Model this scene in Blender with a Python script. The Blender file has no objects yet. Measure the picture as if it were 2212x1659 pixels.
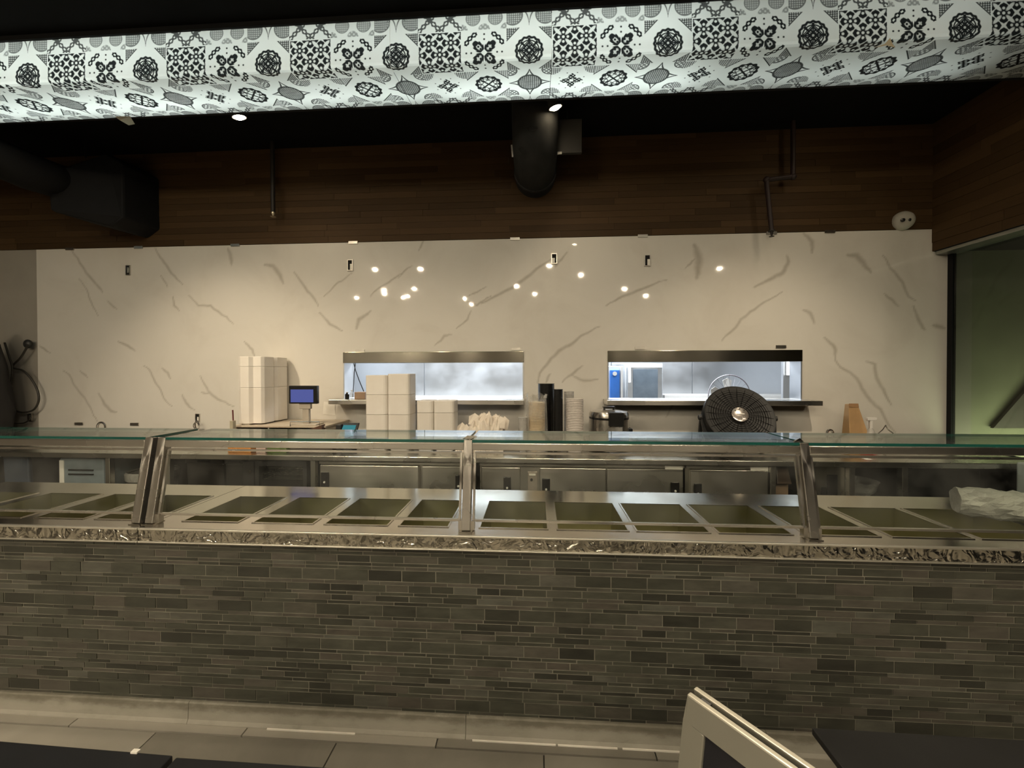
import bpy, bmesh, math, random
import numpy as np
from mathutils import Vector, Matrix
random.seed(7)
S = bpy.context.scene
COL = S.collection
PI = math.pi

# ------------------------------------------------------------------ camera
FPX, CX, CY, HC = 840.0, 1106.0, 808.0, 1.64
W_, H_ = 2212.0, 1659.0
yd = np.array([1157 - CX, 800 - CY, FPX]); yd /= np.linalg.norm(yd)
xd = -np.array([-13600 - CX, 833 - CY, FPX]); xd -= yd * (xd @ yd); xd /= np.linalg.norm(xd)
zd = np.cross(xd, yd)
if zd[1] > 0: zd = -zd
RM = np.array([xd, yd, zd])
CPOS = np.array([0.0, 0.0, HC])
def ray(u, v): return RM @ np.array([u - CX, v - CY, FPX])
def atY(u, v, Y): d = ray(u, v); return Vector(CPOS + d * (Y / d[1]))
def atZ(u, v, Z): d = ray(u, v); return Vector(CPOS + d * ((Z - HC) / d[2]))
def atX(u, v, X): d = ray(u, v); return Vector(CPOS + d * (X / d[0]))
cam = bpy.data.cameras.new('camera'); co = bpy.data.objects.new('camera', cam); COL.objects.link(co)
cr, cu, cb = RM @ np.array([1, 0, 0]), RM @ np.array([0, -1, 0]), RM @ np.array([0, 0, -1])
co.matrix_world = Matrix(((cr[0], cu[0], cb[0], 0), (cr[1], cu[1], cb[1], 0), (cr[2], cu[2], cb[2], HC), (0, 0, 0, 1)))
cam.sensor_fit = 'HORIZONTAL'; cam.sensor_width = 36.0; cam.lens = FPX * 36.0 / W_
cam.shift_x = 0.0; cam.shift_y = (CY - H_ / 2) / W_
cam.clip_start = 0.02; cam.clip_end = 60
S.camera = co

# ------------------------------------------------------------------ light and exposure
S.view_settings.view_transform = 'Standard'; S.view_settings.look = 'None'
S.view_settings.gamma = 1.0; S.view_settings.use_curve_mapping = False
S.view_settings.exposure = 0.0
S.cycles.use_denoising = True
S.cycles.sample_clamp_indirect = 4.0
S.cycles.max_bounces = 10; S.cycles.transparent_max_bounces = 24; S.cycles.glossy_bounces = 5
S.cycles.caustics_reflective = False; S.cycles.caustics_refractive = False
wd = bpy.data.worlds.new('world'); S.world = wd; wd.use_nodes = True
wd.node_tree.nodes['Background'].inputs[0].default_value = (1.0, 0.93, 0.82, 1)
wd.node_tree.nodes['Background'].inputs[1].default_value = 0.012
WARM = (1.0, 0.83, 0.60)
WALL_SPOT = 14.0        # track lamps behind the soffit, watts
ROOM_LAMP = 1900.0        # radiance of the small ceiling lamps of the dining room
KITCHEN = 135.0          # watts of the kitchen light panel
SOFFIT = [(-3.5, 7.2), (-1.7, 5.2), (0.2, 6.6), (2.1, 2.4), (-5.4, 6.5)]    # tubes inside the soffit: X, watts
def area(name, loc, rot, sx, sy, power, color, parent=None):
    l = bpy.data.lights.new(name, 'AREA'); l.shape = 'RECTANGLE'; l.size = sx; l.size_y = sy
    l.energy = power; l.color = color
    o = bpy.data.objects.new(name, l); o.location = loc; o.rotation_euler = rot; COL.objects.link(o)
    return o
for X, p in SOFFIT:
    area('soffit_tube', (X, 2.98, 3.96), (math.radians(-50), 0, 0), 1.85, 0.10, p, (0.90, 1.0, 0.97))
area('kitchen_panel', (-1.4, 5.4, 2.72), (0, 0, 0), 2.2, 0.6, KITCHEN, (0.87, 0.935, 1.0))
area('kitchen_panel', (1.7, 5.4, 2.72), (0, 0, 0), 2.2, 0.6, KITCHEN, (0.87, 0.935, 1.0))
area('corridor_glow_light', (5.0, 3.62, 0.5), (math.radians(112), 0, 0), 1.6, 0.1, 58.0, (1.0, 0.97, 0.75))  # added light, makes the upward glow seen through the glass partition

# ------------------------------------------------------------------ helpers
class MB:
    def __init__(s): s.v = []; s.f = []; s.m = []
    def add(s, vs, fs, m=0):
        n = len(s.v); s.v += [tuple(v) for v in vs]
        for f in fs: s.f.append(tuple(i + n for i in f)); s.m.append(m)
        return s
    def box(s, x0, x1, y0, y1, z0, z1, m=0):
        return s.add([(x0,y0,z0),(x1,y0,z0),(x1,y1,z0),(x0,y1,z0),(x0,y0,z1),(x1,y0,z1),(x1,y1,z1),(x0,y1,z1)],
            [(0,3,2,1),(4,5,6,7),(0,1,5,4),(1,2,6,5),(2,3,7,6),(3,0,4,7)], m)
    def bar(s, p, q, w, h, up=(0,0,1), m=0):
        p, q = Vector(p), Vector(q); d = (q - p).normalized(); up = Vector(up)
        a = d.cross(up).normalized(); b = a.cross(d).normalized()
        vs = [c + a * i * w / 2 + b * j * h / 2 for c in (p, q) for i, j in ((-1,-1),(1,-1),(1,1),(-1,1))]
        return s.add(vs, [(0,1,2,3),(7,6,5,4),(0,4,5,1),(1,5,6,2),(2,6,7,3),(3,7,4,0)], m)
    def prism(s, poly, z0, z1, m=0, taper=1.0, c=None):
        n = len(poly)
        if c is None: c = (sum(p[0] for p in poly) / n, sum(p[1] for p in poly) / n)
        vs = [(c[0] + (p[0]-c[0]) * taper, c[1] + (p[1]-c[1]) * taper, z0) for p in poly] + [(p[0], p[1], z1) for p in poly]
        return s.add(vs, [tuple(range(n-1,-1,-1)), tuple(range(n,2*n))] + [(i,(i+1)%n,n+(i+1)%n,n+i) for i in range(n)], m)
    def lathe(s, prof, c, axis=(0,0,1), n=24, m=0):
        ax = Vector(axis).normalized(); t = Vector((1,0,0)) if abs(ax.x) < .9 else Vector((0,1,0))
        a = ax.cross(t).normalized(); b = ax.cross(a); c = Vector(c); vs = []; fs = []
        for r, h in prof:
            for k in range(n):
                w = 2*PI*k/n; vs.append(c + ax*h + (a*math.cos(w) + b*math.sin(w))*max(r, 1e-4))
        for i in range(len(prof)-1):
            for k in range(n): fs.append((i*n+k, i*n+(k+1)%n, (i+1)*n+(k+1)%n, (i+1)*n+k))
        fs.append(tuple(range(n-1,-1,-1))); fs.append(tuple(range((len(prof)-1)*n, len(prof)*n)))
        return s.add(vs, fs, m)
    def tube(s, pts, r, n=8, m=0, closed=False):
        pts = [Vector(p) for p in pts]; N = len(pts); vs = []; fs = []; pa = None
        for i, p in enumerate(pts):
            if closed: d = pts[(i+1)%N] - pts[i-1]
            else: d = pts[min(i+1,N-1)] - pts[max(i-1,0)]
            d.normalize()
            if pa is None: a = d.orthogonal().normalized()
            else: a = (pa - d*pa.dot(d)).normalized()
            pa = a; b = d.cross(a)
            for k in range(n): w = 2*PI*k/n; vs.append(p + (a*math.cos(w)+b*math.sin(w))*r)
        for i in range(N if closed else N-1):
            j = (i+1)%N
            for k in range(n): fs.append((i*n+k, i*n+(k+1)%n, j*n+(k+1)%n, j*n+k))
        if not closed: fs.append(tuple(range(n-1,-1,-1))); fs.append(tuple(range((N-1)*n, N*n)))
        return s.add(vs, fs, m)
    def sphere(s, c, rx, ry, rz, n=16, k=10, m=0):
        vs = []; fs = []
        for i in range(k+1):
            t = PI*i/k
            for j in range(n): w = 2*PI*j/n; vs.append((c[0]+rx*math.sin(t)*math.cos(w), c[1]+ry*math.sin(t)*math.sin(w), c[2]+rz*math.cos(t)))
        for i in range(k):
            for j in range(n): fs.append((i*n+j, (i+1)*n+j, (i+1)*n+(j+1)%n, i*n+(j+1)%n))
        return s.add(vs, fs, m)

def woff(o):
    v = Vector((0,0,0))
    while o is not None: v += o.location; o = o.parent
    return v
def obj(name, mb, mats, parent=None, bevel=0.0, smooth=False, seg=2):
    me = bpy.data.meshes.new(name)
    off = woff(parent) if parent else Vector((0,0,0))
    me.from_pydata([tuple(Vector(v) - off) for v in mb.v], [], mb.f)
    for mt in (mats if isinstance(mats, (list, tuple)) else [mats]): me.materials.append(mt)
    me.polygons.foreach_set('material_index', mb.m)
    if bevel > 0 or smooth:
        bm = bmesh.new(); bm.from_mesh(me)
        bmesh.ops.remove_doubles(bm, verts=bm.verts, dist=1e-5)
        bmesh.ops.recalc_face_normals(bm, faces=bm.faces)
        if bevel > 0:
            es = [e for e in bm.edges if len(e.link_faces) == 2 and e.calc_face_angle(0) > 0.6]
            bmesh.ops.bevel(bm, geom=es, offset=bevel, segments=seg, affect='EDGES', profile=0.5)
        bm.to_mesh(me); bm.free()
    if smooth:
        me.polygons.foreach_set('use_smooth', [True]*len(me.polygons))
        me.set_sharp_from_angle(angle=math.radians(40))
    me.update()
    o = bpy.data.objects.new(name, me); COL.objects.link(o)
    if parent: o.parent = parent
    return o
def tag(o, label, cat=None, group=None, kind=None):
    if label: o['label'] = label
    if cat: o['category'] = cat
    if group: o['group'] = group
    if kind: o['kind'] = kind
    return o
def thing(name, label, cat, loc=(0,0,0), group=None):
    o = bpy.data.objects.new(name, None); o.empty_display_size = .05; COL.objects.link(o); o.location = loc
    return tag(o, label, cat, group)
def struct(name, mb, mats, parent=None, label=None, **k):
    o = obj(name, mb, mats, parent, **k)
    if not parent: o['kind'] = 'structure'
    if label: o['label'] = label
    return o

# ------------------------------------------------------------------ materials
class NT:
    def __init__(s, name):
        s.mat = bpy.data.materials.new(name); s.mat.use_nodes = True; s.t = s.mat.node_tree; s.t.nodes.clear()
        s.out = s.n('ShaderNodeOutputMaterial')
    def n(s, typ, **kw):
        nd = s.t.nodes.new(typ)
        for k, v in kw.items():
            if k.startswith('i_'): nd.inputs[k[2:].replace('_', ' ')].default_value = v
            else: setattr(nd, k, v)
        return nd
    def l(s, a, b): s.t.links.new(a, b)
    def coords(s, scale=(1,1,1), kind='Object', rot=(0,0,0)):
        tc = s.n('ShaderNodeTexCoord'); mp = s.n('ShaderNodeMapping'); mp.inputs['Scale'].default_value = scale; mp.inputs['Rotation'].default_value = rot
        s.l(tc.outputs[kind], mp.inputs['Vector']); return mp.outputs['Vector']
    def noise(s, vec, scale, detail=4, rough=.55, dist=0.0):
        nd = s.n('ShaderNodeTexNoise'); nd.inputs['Scale'].default_value = scale; nd.inputs['Detail'].default_value = detail
        nd.inputs['Roughness'].default_value = rough; nd.inputs['Distortion'].default_value = dist
        s.l(vec, nd.inputs['Vector']); return nd.outputs['Fac']
    def ramp(s, fac, stops):
        r = s.n('ShaderNodeValToRGB'); e = r.color_ramp.elements
        while len(e) < len(stops): e.new(.5)
        for k, (p, c) in enumerate(stops): e[k].position = p; e[k].color = (c[0], c[1], c[2], 1)
        s.l(fac, r.inputs['Fac']); return r.outputs['Color']
    def maprange(s, fac, a, b, c, d):
        r = s.n('ShaderNodeMapRange'); r.inputs[1].default_value = a; r.inputs[2].default_value = b; r.inputs[3].default_value = c; r.inputs[4].default_value = d
        s.l(fac, r.inputs[0]); return r.outputs[0]
    def math(s, op, a, b=None):
        r = s.n('ShaderNodeMath', operation=op)
        for k, x in enumerate((a, b)):
            if x is None: continue
            if isinstance(x, (int, float)): r.inputs[k].default_value = x
            else: s.l(x, r.inputs[k])
        return r.outputs[0]
    def bump(s, fac, strength, dist=.01):
        b = s.n('ShaderNodeBump'); b.inputs['Strength'].default_value = strength; b.inputs['Distance'].default_value = dist
        s.l(fac, b.inputs['Height']); return b.outputs['Normal']
    def bsdf(s, **kw):
        p = s.n('ShaderNodeBsdfPrincipled')
        for k, v in kw.items():
            k = k.replace('_', ' ')
            if hasattr(v, 'links') or hasattr(v, 'is_output'): s.l(v, p.inputs[k])
            else: p.inputs[k].default_value = (v[0], v[1], v[2], 1) if isinstance(v, tuple) else v
        return p
    def schlick(s, f0):
        lw = s.n('ShaderNodeLayerWeight'); lw.inputs[0].default_value = .5
        return s.math('ADD', s.math('MULTIPLY', s.math('POWER', lw.outputs['Facing'], 5.0), 1 - f0), f0)
    def done(s, sh): s.l(sh, s.out.inputs['Surface']); return s.mat
def lerp(c, k): return tuple(min(1, x*k) for x in c)
def plain(name, c, rough=.5, metal=0.0, var=.12, scale=9.0, bump=0.0, bscale=60.0, spec=.5, coat=0.0):
    t = NT(name); v = t.coords()
    colr = t.ramp(t.noise(v, scale), [(.3, lerp(c, 1-var)), (.7, lerp(c, 1+var))])
    kw = dict(Base_Color=colr, Roughness=rough, Metallic=metal, Specular_IOR_Level=spec, Coat_Weight=coat)
    if bump: kw['Normal'] = t.bump(t.noise(v, bscale), bump, .004)
    return t.done(t.bsdf(**kw).outputs[0])
def emit(name, c, k):
    t = NT(name); e = t.n('ShaderNodeEmission'); e.inputs[0].default_value = (*c, 1); e.inputs[1].default_value = k
    return t.done(e.outputs[0])
def steel(name, c=(.60,.575,.53), r0=.20, r1=.27, aniso=.0, rot=.25, grain=(2,2,90)):
    t = NT(name); big = t.noise(t.coords((1,1,1)), 2.5, 3)
    rg = t.maprange(big, .35, .65, r0, r1)
    colr = t.ramp(big, [(.3, lerp(c,.95)), (.7, lerp(c,1.04))])
    return t.done(t.bsdf(Base_Color=colr, Metallic=1.0, Roughness=rg, Anisotropic=aniso, Anisotropic_Rotation=rot).outputs[0])
def thin_glass(name, tint, refl=1.0, rough=0.0, haze=0.0, ior=1.5):
    t = NT(name); tr = t.n('ShaderNodeBsdfTransparent'); tr.inputs[0].default_value = (*tint, 1)
    gl = t.n('ShaderNodeBsdfGlossy'); gl.inputs['Roughness'].default_value = rough
    f = t.schlick(.04)
    mx = t.n('ShaderNodeMixShader'); t.l(t.math('MULTIPLY', f, refl), mx.inputs[0]); t.l(tr.outputs[0], mx.inputs[1]); t.l(gl.outputs[0], mx.inputs[2])
    sh = mx.outputs[0]
    if haze:
        df = t.n('ShaderNodeBsdfDiffuse'); df.inputs[0].default_value = (.8,.8,.78,1)
        m2 = t.n('ShaderNodeMixShader'); nz = t.noise(t.coords(), 5.0, 5)
        t.l(t.maprange(nz, .35, .7, 0, haze), m2.inputs[0]); t.l(sh, m2.inputs[1]); t.l(df.outputs[0], m2.inputs[2]); sh = m2.outputs[0]
    return t.done(sh)

M = {}
M['steel'] = steel('brushed_steel', (.60,.575,.53), .24, .32, .75)
M['steel_top'] = steel('counter_steel', (.60,.57,.51), .13, .22, 0, 0, (2,40,2))
M['steel_dark'] = steel('fridge_steel', (.60,.57,.52), .26, .34, .8)
M['steel_kitchen'] = steel('kitchen_steel', (.72,.74,.77), .30, .42)
def apron():
    t = NT('swirled_steel'); v = t.coords((7.5, 7.5, 7)); d = t.noise(v, 2.0, 1.5, .45, 2.2)
    w = t.n('ShaderNodeTexVoronoi'); w.inputs['Scale'].default_value = 3.2; t.l(v, w.inputs['Vector'])
    h = t.math('ADD', t.math('MULTIPLY', d, 1.0), t.math('MULTIPLY', w.outputs['Distance'], .5))
    return t.done(t.bsdf(Base_Color=(.47,.445,.385), Metallic=1.0, Roughness=.22, Normal=t.bump(h, .75, .02)).outputs[0])
M['apron'] = apron(); M['lip'] = steel('highlight_edge', (.80,.77,.70), .36, .42); M['header'] = steel('header_steel', (.36,.335,.28), .16, .22, .85)  # lip steel is lighter: the edge highlight is put into its colour
M['well'] = steel('well_steel', (.36,.34,.22), .32, .5)
M['glass'] = thin_glass('clear_glass', (.955,.975,.955), 1.0, 0.0, .03)
M['glass_top'] = thin_glass('top_glass', (.88,.94,.90), 1.0, 0.0, .03)
M['glass_edge'] = plain('green_glass_edge', (.012,.085,.07), .08, 0, .3, 3)
M['clear_plastic'] = thin_glass('clear_plastic', (.93,.92,.90), 1.3, .12, .42)
M['black'] = plain('matt_black_paint', (.0045,.0045,.005), .75, 0, .2, spec=.25)
M['ceil'] = plain('black_ceiling_paint', (.0035,.0035,.0035), .9, 0, .2, spec=.15)
M['black_gloss'] = plain('black_plastic', (.012,.012,.012), .22, 0, .2)
M['black_soft'] = plain('black_rubber', (.018,.018,.018), .5, 0, .2)
M['foam'] = plain('white_foam', (.80,.77,.72), .6, 0, .04, 30, .15, 120)
def foam_sleeve():
    t = NT('nested_foam'); v = t.coords((.01,.01,1)); w = t.n('ShaderNodeTexWave', wave_type='BANDS', bands_direction='Z')
    w.inputs['Scale'].default_value = 45; w.inputs['Distortion'].default_value = .4; t.l(t.coords(), w.inputs['Vector'])
    nz = t.noise(t.coords(), 4, 4); c = t.ramp(nz, [(.3,(.76,.71,.64)),(.7,(.83,.79,.73))])
    return t.done(t.bsdf(Base_Color=c, Roughness=.55, Normal=t.bump(w.outputs['Fac'], .08, .003), Subsurface_Weight=.0).outputs[0])
M['foam_sleeve'] = foam_sleeve()
M['paint_grey'] = plain('grey_wall_paint', (.33,.305,.265), .7, 0, .06, 3)
M['paint_dark'] = plain('dim_wall_paint', (.10,.09,.08), .8, 0, .1, 2)
M['chrome'] = plain('chrome', (.75,.73,.70), .08, 1.0, .03)
M['white_plastic'] = plain('white_plastic', (.72,.70,.66), .4, 0, .04)
M['paper'] = plain('white_paper', (.80,.77,.70), .8, 0, .04)
M['grout'] = plain('pale_grout', (.17,.162,.13), .8, 0, .35, 7)
def slate():
    t = NT('slate_tile'); oi = t.n('ShaderNodeObjectInfo'); ge = t.n('ShaderNodeNewGeometry')
    r = t.math('FRACT', t.math('ADD', oi.outputs['Random'], t.math('MULTIPLY', ge.outputs['Random Per Island'], 7.31)))
    v = t.coords((3,3,9), 'Object'); gv = t.n('ShaderNodeTexCoord')
    mp = t.n('ShaderNodeMapping'); mp.inputs['Scale'].default_value = (4,4,14); t.l(ge.outputs['Position'], mp.inputs['Vector'])
    nz = t.noise(mp.outputs[0], 2.5, 6, .6)
    c = t.ramp(r, [(0,(.026,.026,.021)),(.28,(.046,.047,.037)),(.6,(.062,.063,.050)),(.82,(.074,.066,.056)),(1,(.09,.091,.077))])
    mx = t.n('ShaderNodeMix', data_type='RGBA', blend_type='MULTIPLY'); mx.inputs[0].default_value = 1
    t.l(c, mx.inputs[6]); t.l(t.ramp(nz, [(.25,(.62,.62,.62)),(.75,(1.25,1.25,1.22))]), mx.inputs[7])
    return t.done(t.bsdf(Base_Color=mx.outputs[2], Roughness=t.maprange(nz,.3,.7,.30,.5), Normal=t.bump(nz,.35,.004)).outputs[0])
M['slate'] = slate()
def wood_plank(name, dark, lite):
    t = NT(name); oi = t.n('ShaderNodeObjectInfo'); ge = t.n('ShaderNodeNewGeometry')
    mp = t.n('ShaderNodeMapping'); mp.inputs['Scale'].default_value = (1.2, 1.2, 16); t.l(ge.outputs['Position'], mp.inputs['Vector'])
    nz = t.noise(mp.outputs[0], 3.0, 6, .6, .8)
    f = t.math('ADD', t.math('MULTIPLY', oi.outputs['Random'], .65), t.math('MULTIPLY', nz, .45))
    c = t.ramp(f, [(.15, dark), (.85, lite)])
    return t.done(t.bsdf(Base_Color=c, Roughness=.65, Specular_IOR_Level=.2, Normal=t.bump(nz,.2,.004)).outputs[0])
M['wood_wall'] = wood_plank('walnut_plank', (.042,.023,.0085), (.074,.042,.0175))
M['floor_plank'] = wood_plank('grey_floor_plank', (.20,.185,.155), (.36,.335,.29))
M['floor_base'] = plain('floor_grout', (.04,.037,.03), .8)
def base_tile():
    t = NT('base_tile'); ge = t.n('ShaderNodeNewGeometry'); mp = t.n('ShaderNodeMapping'); mp.inputs['Scale'].default_value = (6,6,14); t.l(ge.outputs['Position'], mp.inputs['Vector'])
    nz = t.noise(mp.outputs[0], 1.6, 6, .65)
    sp = t.n('ShaderNodeSeparateXYZ'); t.l(ge.outputs['Position'], sp.inputs[0])
    f = t.math('ADD', t.math('MULTIPLY', t.maprange(sp.outputs['Z'], .045, .075, 1, 0), .45), nz)
    c = t.ramp(f, [(.25,(.13,.12,.09)),(.55,(.20,.187,.15)),(.80,(.33,.315,.265)),(1.0,(.37,.35,.30))])
    return t.done(t.bsdf(Base_Color=c, Roughness=.32, Normal=t.bump(nz,.1,.003)).outputs[0])
M['base_tile'] = base_tile()
def marble():
    t = NT('veined_marble'); a = t.n('ShaderNodeVertexColor', layer_name='vein'); ge = t.n('ShaderNodeNewGeometry')
    nz = t.noise(ge.outputs['Position'], 1.3, 5, .6, .6); n2 = t.noise(ge.outputs['Position'], 14, 4)
    base = t.ramp(nz, [(.3,(.66,.625,.565)),(.5,(.71,.68,.62)),(.72,(.735,.705,.65))])
    vn = t.ramp(n2, [(.3,(.33,.30,.25)),(.7,(.43,.395,.33))])
    sep = t.n('ShaderNodeSeparateColor'); t.l(a.outputs['Color'], sep.inputs[0])
    mx = t.n('ShaderNodeMix', data_type='RGBA'); t.l(t.math('MULTIPLY', sep.outputs[0], t.maprange(n2,.3,.7,.55,1.0)), mx.inputs[0]); t.l(base, mx.inputs[6]); t.l(vn, mx.inputs[7])
    return t.done(t.bsdf(Base_Color=mx.outputs[2], Roughness=.035).outputs[0])
M['marble'] = marble()
M['lamp'] = emit('lamp_lens', (1.0,.85,.62), ROOM_LAMP)
M['bulb'] = emit('spot_bulb', (1.0,.82,.55), 60.0)

# ------------------------------------------------------------------ printed soffit pattern
def pattern_image():
    T = 176; g = (np.arange(T) + .5) / T * 2 - 1
    U, V = np.meshgrid(g, -g)            # V up
    def sm(d, w=.02): return np.clip(.5 - d / w, 0, 1)      # inside where d<0
    def circ(cx, cy, r): return np.hypot(U - cx, V - cy) - r
    def ell(cx, cy, a, b, ang):
        x = (U-cx)*math.cos(ang) + (V-cy)*math.sin(ang); y = -(U-cx)*math.sin(ang) + (V-cy)*math.cos(ang)
        return (np.sqrt((x/a)**2 + (y/b)**2) - 1) * min(a, b)
    A = np.arctan2(V, U); R = np.hypot(U, V)
    mott = (np.sin(U*30)*np.sin(V*30) > -.25).astype(float)
    mot2 = (np.sin((U+V)*34)*np.sin((U-V)*34) > -.1).astype(float)
    def chain(d, s, w):                    # beaded band along coordinate s, centre distance d
        body = sm(np.abs(d) - w*(.78 + .22*np.cos(s*24)), .03); hole = sm(np.abs(d) - w*.28, .02) * (np.cos(s*24) > .1)
        return np.clip(body - hole, 0, 1)
    def corners(inner):
        o = np.zeros_like(U)
        a, b = np.abs(U), np.abs(V); d = 2 - a - b
        o = sm(d - .52, .04) * (.35 + .65*mot2); o = np.maximum(o, sm(np.abs(d - .55) - .035, .03)); return o
    def Lt():
        o = np.zeros_like(U)
        for i in range(-3, 4):
            for j in range(-3, 4):
                if (i + j) % 2: continue
                cx, cy = i*.5, j*.5 + .5*0
                for dx, dy in ((.2,0),(-.2,0),(0,.2),(0,-.2)):
                    x, y = U-cx-dx, V-cy-dy
                    hx = np.maximum(np.abs(x)*.87 + np.abs(y)*.5, np.maximum(np.abs(y)*.87 + np.abs(x)*.5, 0)) - .195
                    k = sm(hx, .03) - sm(np.hypot(x, y) - .055, .03)
                    o = np.maximum(o, np.clip(k, 0, 1))
                o = np.minimum(o, 1 - sm(np.hypot(U-cx, V-cy) - .06, .03))
                for sx, sy in ((1,1),(1,-1)):
                    for s in (.25, -.25):
                        o = np.minimum(o, 1 - sm(ell(cx + s*sx, cy + s*sy, .21, .075, math.atan2(sy, sx)), .03))
        edge = np.maximum(np.abs(U), np.abs(V)); return o * (edge < .95)
    def St():
        o = np.zeros_like(U)
        for sx, sy in ((1,1),(1,-1),(-1,1),(-1,-1)):
            an = math.atan2(sy, sx); e = ell(.25*sx, .25*sy, .31, .205, an)
            k = sm(e + .02*np.cos(A*24), .03) - .75*sm(ell(.24*sx, .24*sy, .15, .09, an), .03)*(mott > 0)
            o = np.maximum(o, np.clip(k, 0, 1)); o = np.maximum(o, sm(circ(.40*sx, .40*sy, .12), .03))
        o *= 1 - sm(np.abs(U) + np.abs(V) - .15, .03)
        for k in range(4):
            a0 = PI/4 + k*PI/2; dA = np.angle(np.exp(1j*(A - a0)))
            o = np.maximum(o, chain(R - .90, dA, .12) * (np.abs(dA) < .42))
            for r in (.58, .8):
                o = np.maximum(o, sm(circ(r*math.cos(k*PI/2), r*math.sin(k*PI/2), .042), .03))
        return o
    def Mt():
        ring = sm(np.abs(R - .57 - .02*np.cos(A*16)) - .055, .03)
        o = np.maximum(ring, sm(np.abs(R - .43) - .028, .02))
        o = np.maximum(o, sm(R - .53, .02) * (np.cos(A*8) > .55))
        dm = np.abs(U) + np.abs(V); o = np.maximum(o, sm(np.abs(dm - .44) - .03, .02))
        o = np.maximum(o, sm(dm - .4, .02) * (np.sin(U*26+PI/2)*np.sin(V*26+PI/2) < .35))
        return np.maximum(o, corners(0)*.95)
    def Ft():
        o = sm(R - .40 - .12*np.cos(A*4) - .03*np.cos(A*16), .03) * np.clip(mott + .4, 0, 1)
        o *= 1 - sm(np.maximum(np.abs(U), np.abs(V)) - .09, .02)
        for k in range(8):
            o = np.maximum(o, sm(circ(.62*math.cos(k*PI/4+.39), .62*math.sin(k*PI/4+.39), .03), .03))
        a, b = np.abs(U), np.abs(V); c = sm(np.hypot(1-a, 1-b) - .5, .03) * mot2 * (R > .82); return np.maximum(o, c*.9)
    def Wt():
        o = sm(np.abs(R - .56) - .075 - .03*np.cos(A*12), .03)
        o = np.maximum(o, sm(np.minimum(np.abs(U-V), np.abs(U+V))/1.41 - .045, .02) * (R < .55))
        o = np.maximum(o, sm(np.minimum(np.abs(U), np.abs(V)) - .05*(R/.6), .02) * (R < .66) * (R > .28))
        for k in range(8):
            o = np.maximum(o, sm(np.abs(circ(.36*math.cos(k*PI/4+.39), .36*math.sin(k*PI/4+.39), .09)) - .02, .02))
        a, b = np.abs(U), np.abs(V); d = 2 - a - b
        c = np.maximum(sm(np.abs(d - .62) - .035, .03), sm(d - .6, .03) * mot2 * .8)
        return np.maximum(o, c)
    def Ot():
        o = sm(R - .56, .02) * (.45 + .55*mot2); o = np.maximum(o, sm(np.abs(R - .55) - .05, .03))
        q = np.abs(U)**.62 + np.abs(V)**.62; o = np.maximum(o, sm(np.abs(q - 1.02) - .06, .03) * (R > .56))
        for sx in (1,-1):
            for sy in (1,-1):
                c = circ(.92*sx, .92*sy, .34); o = np.maximum(o, sm(c, .03) * mott * .8); o = np.maximum(o, sm(np.abs(c) - .025, .02))
        return o * .95
    def Bt():
        o = np.zeros_like(U)
        for s in (1, -1):
            for off in (0, .66, -.66): o = np.maximum(o, chain((U - s*V)/1.41 + off, (U + s*V)/1.41, .12))
        return o * .9
    def Pt():
        o = np.zeros_like(U)
        for cx in (.5, -.5):
            for cy in (.5, -.5):
                c = circ(cx, cy, .31); o = np.maximum(o, sm(c, .03) * (.45 + .45*mot2)); o = np.maximum(o, sm(np.abs(c) - .02, .02))
        for cx, cy in ((0,-1),(0,1),(1,-1),(-1,-1),(1,1),(-1,1),(0,0)): o = np.maximum(o, sm(circ(cx, cy, .26), .03) * (.3 + .5*mott))
        return o * .72
    def Ct():
        o = np.zeros_like(U)
        for sx in (1,-1):
            for sy in (1,-1):
                c = circ(.72*sx, .45*sy, .42); o = np.maximum(o, sm(c, .03) * (.4 + .6*mot2)); o = np.maximum(o, sm(np.abs(c) - .03, .02))
        q = np.abs(U)**.5 + np.abs(V)**.5
        o = np.maximum(o, sm(np.abs(q - .98) - .05, .03)); o = np.maximum(o, sm(np.minimum(np.abs(U-V), np.abs(U+V)) - .05, .03) * (R < .6))
        return o * .78
    # columns: lattice | star | medallion ; rows from the bottom of the image: B P C / F W O / L S M
    rows = [[Bt(), Pt(), Ct()], [Ft(), Wt(), Ot()], [Lt(), St(), Mt()]]
    img = np.vstack([np.hstack([np.flipud(t) for t in r]) for r in rows])    # row 0 of the array = bottom
    seam = np.ones_like(img)
    h, w = img.shape; px = np.empty((h, w, 4), np.float32)
    wcol = np.array([.86,.89,.87]); kcol = np.array([.022,.025,.026])
    px[..., :3] = wcol*(1-img[..., None]) + kcol*img[..., None]; px[..., 3] = 1
    im = bpy.data.images.new('printed_tiles', w, h, float_buffer=True); im.colorspace_settings.name = 'Non-Color'
    im.pixels.foreach_set(px.ravel()); im.update(); im.pack()
    return im
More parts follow.
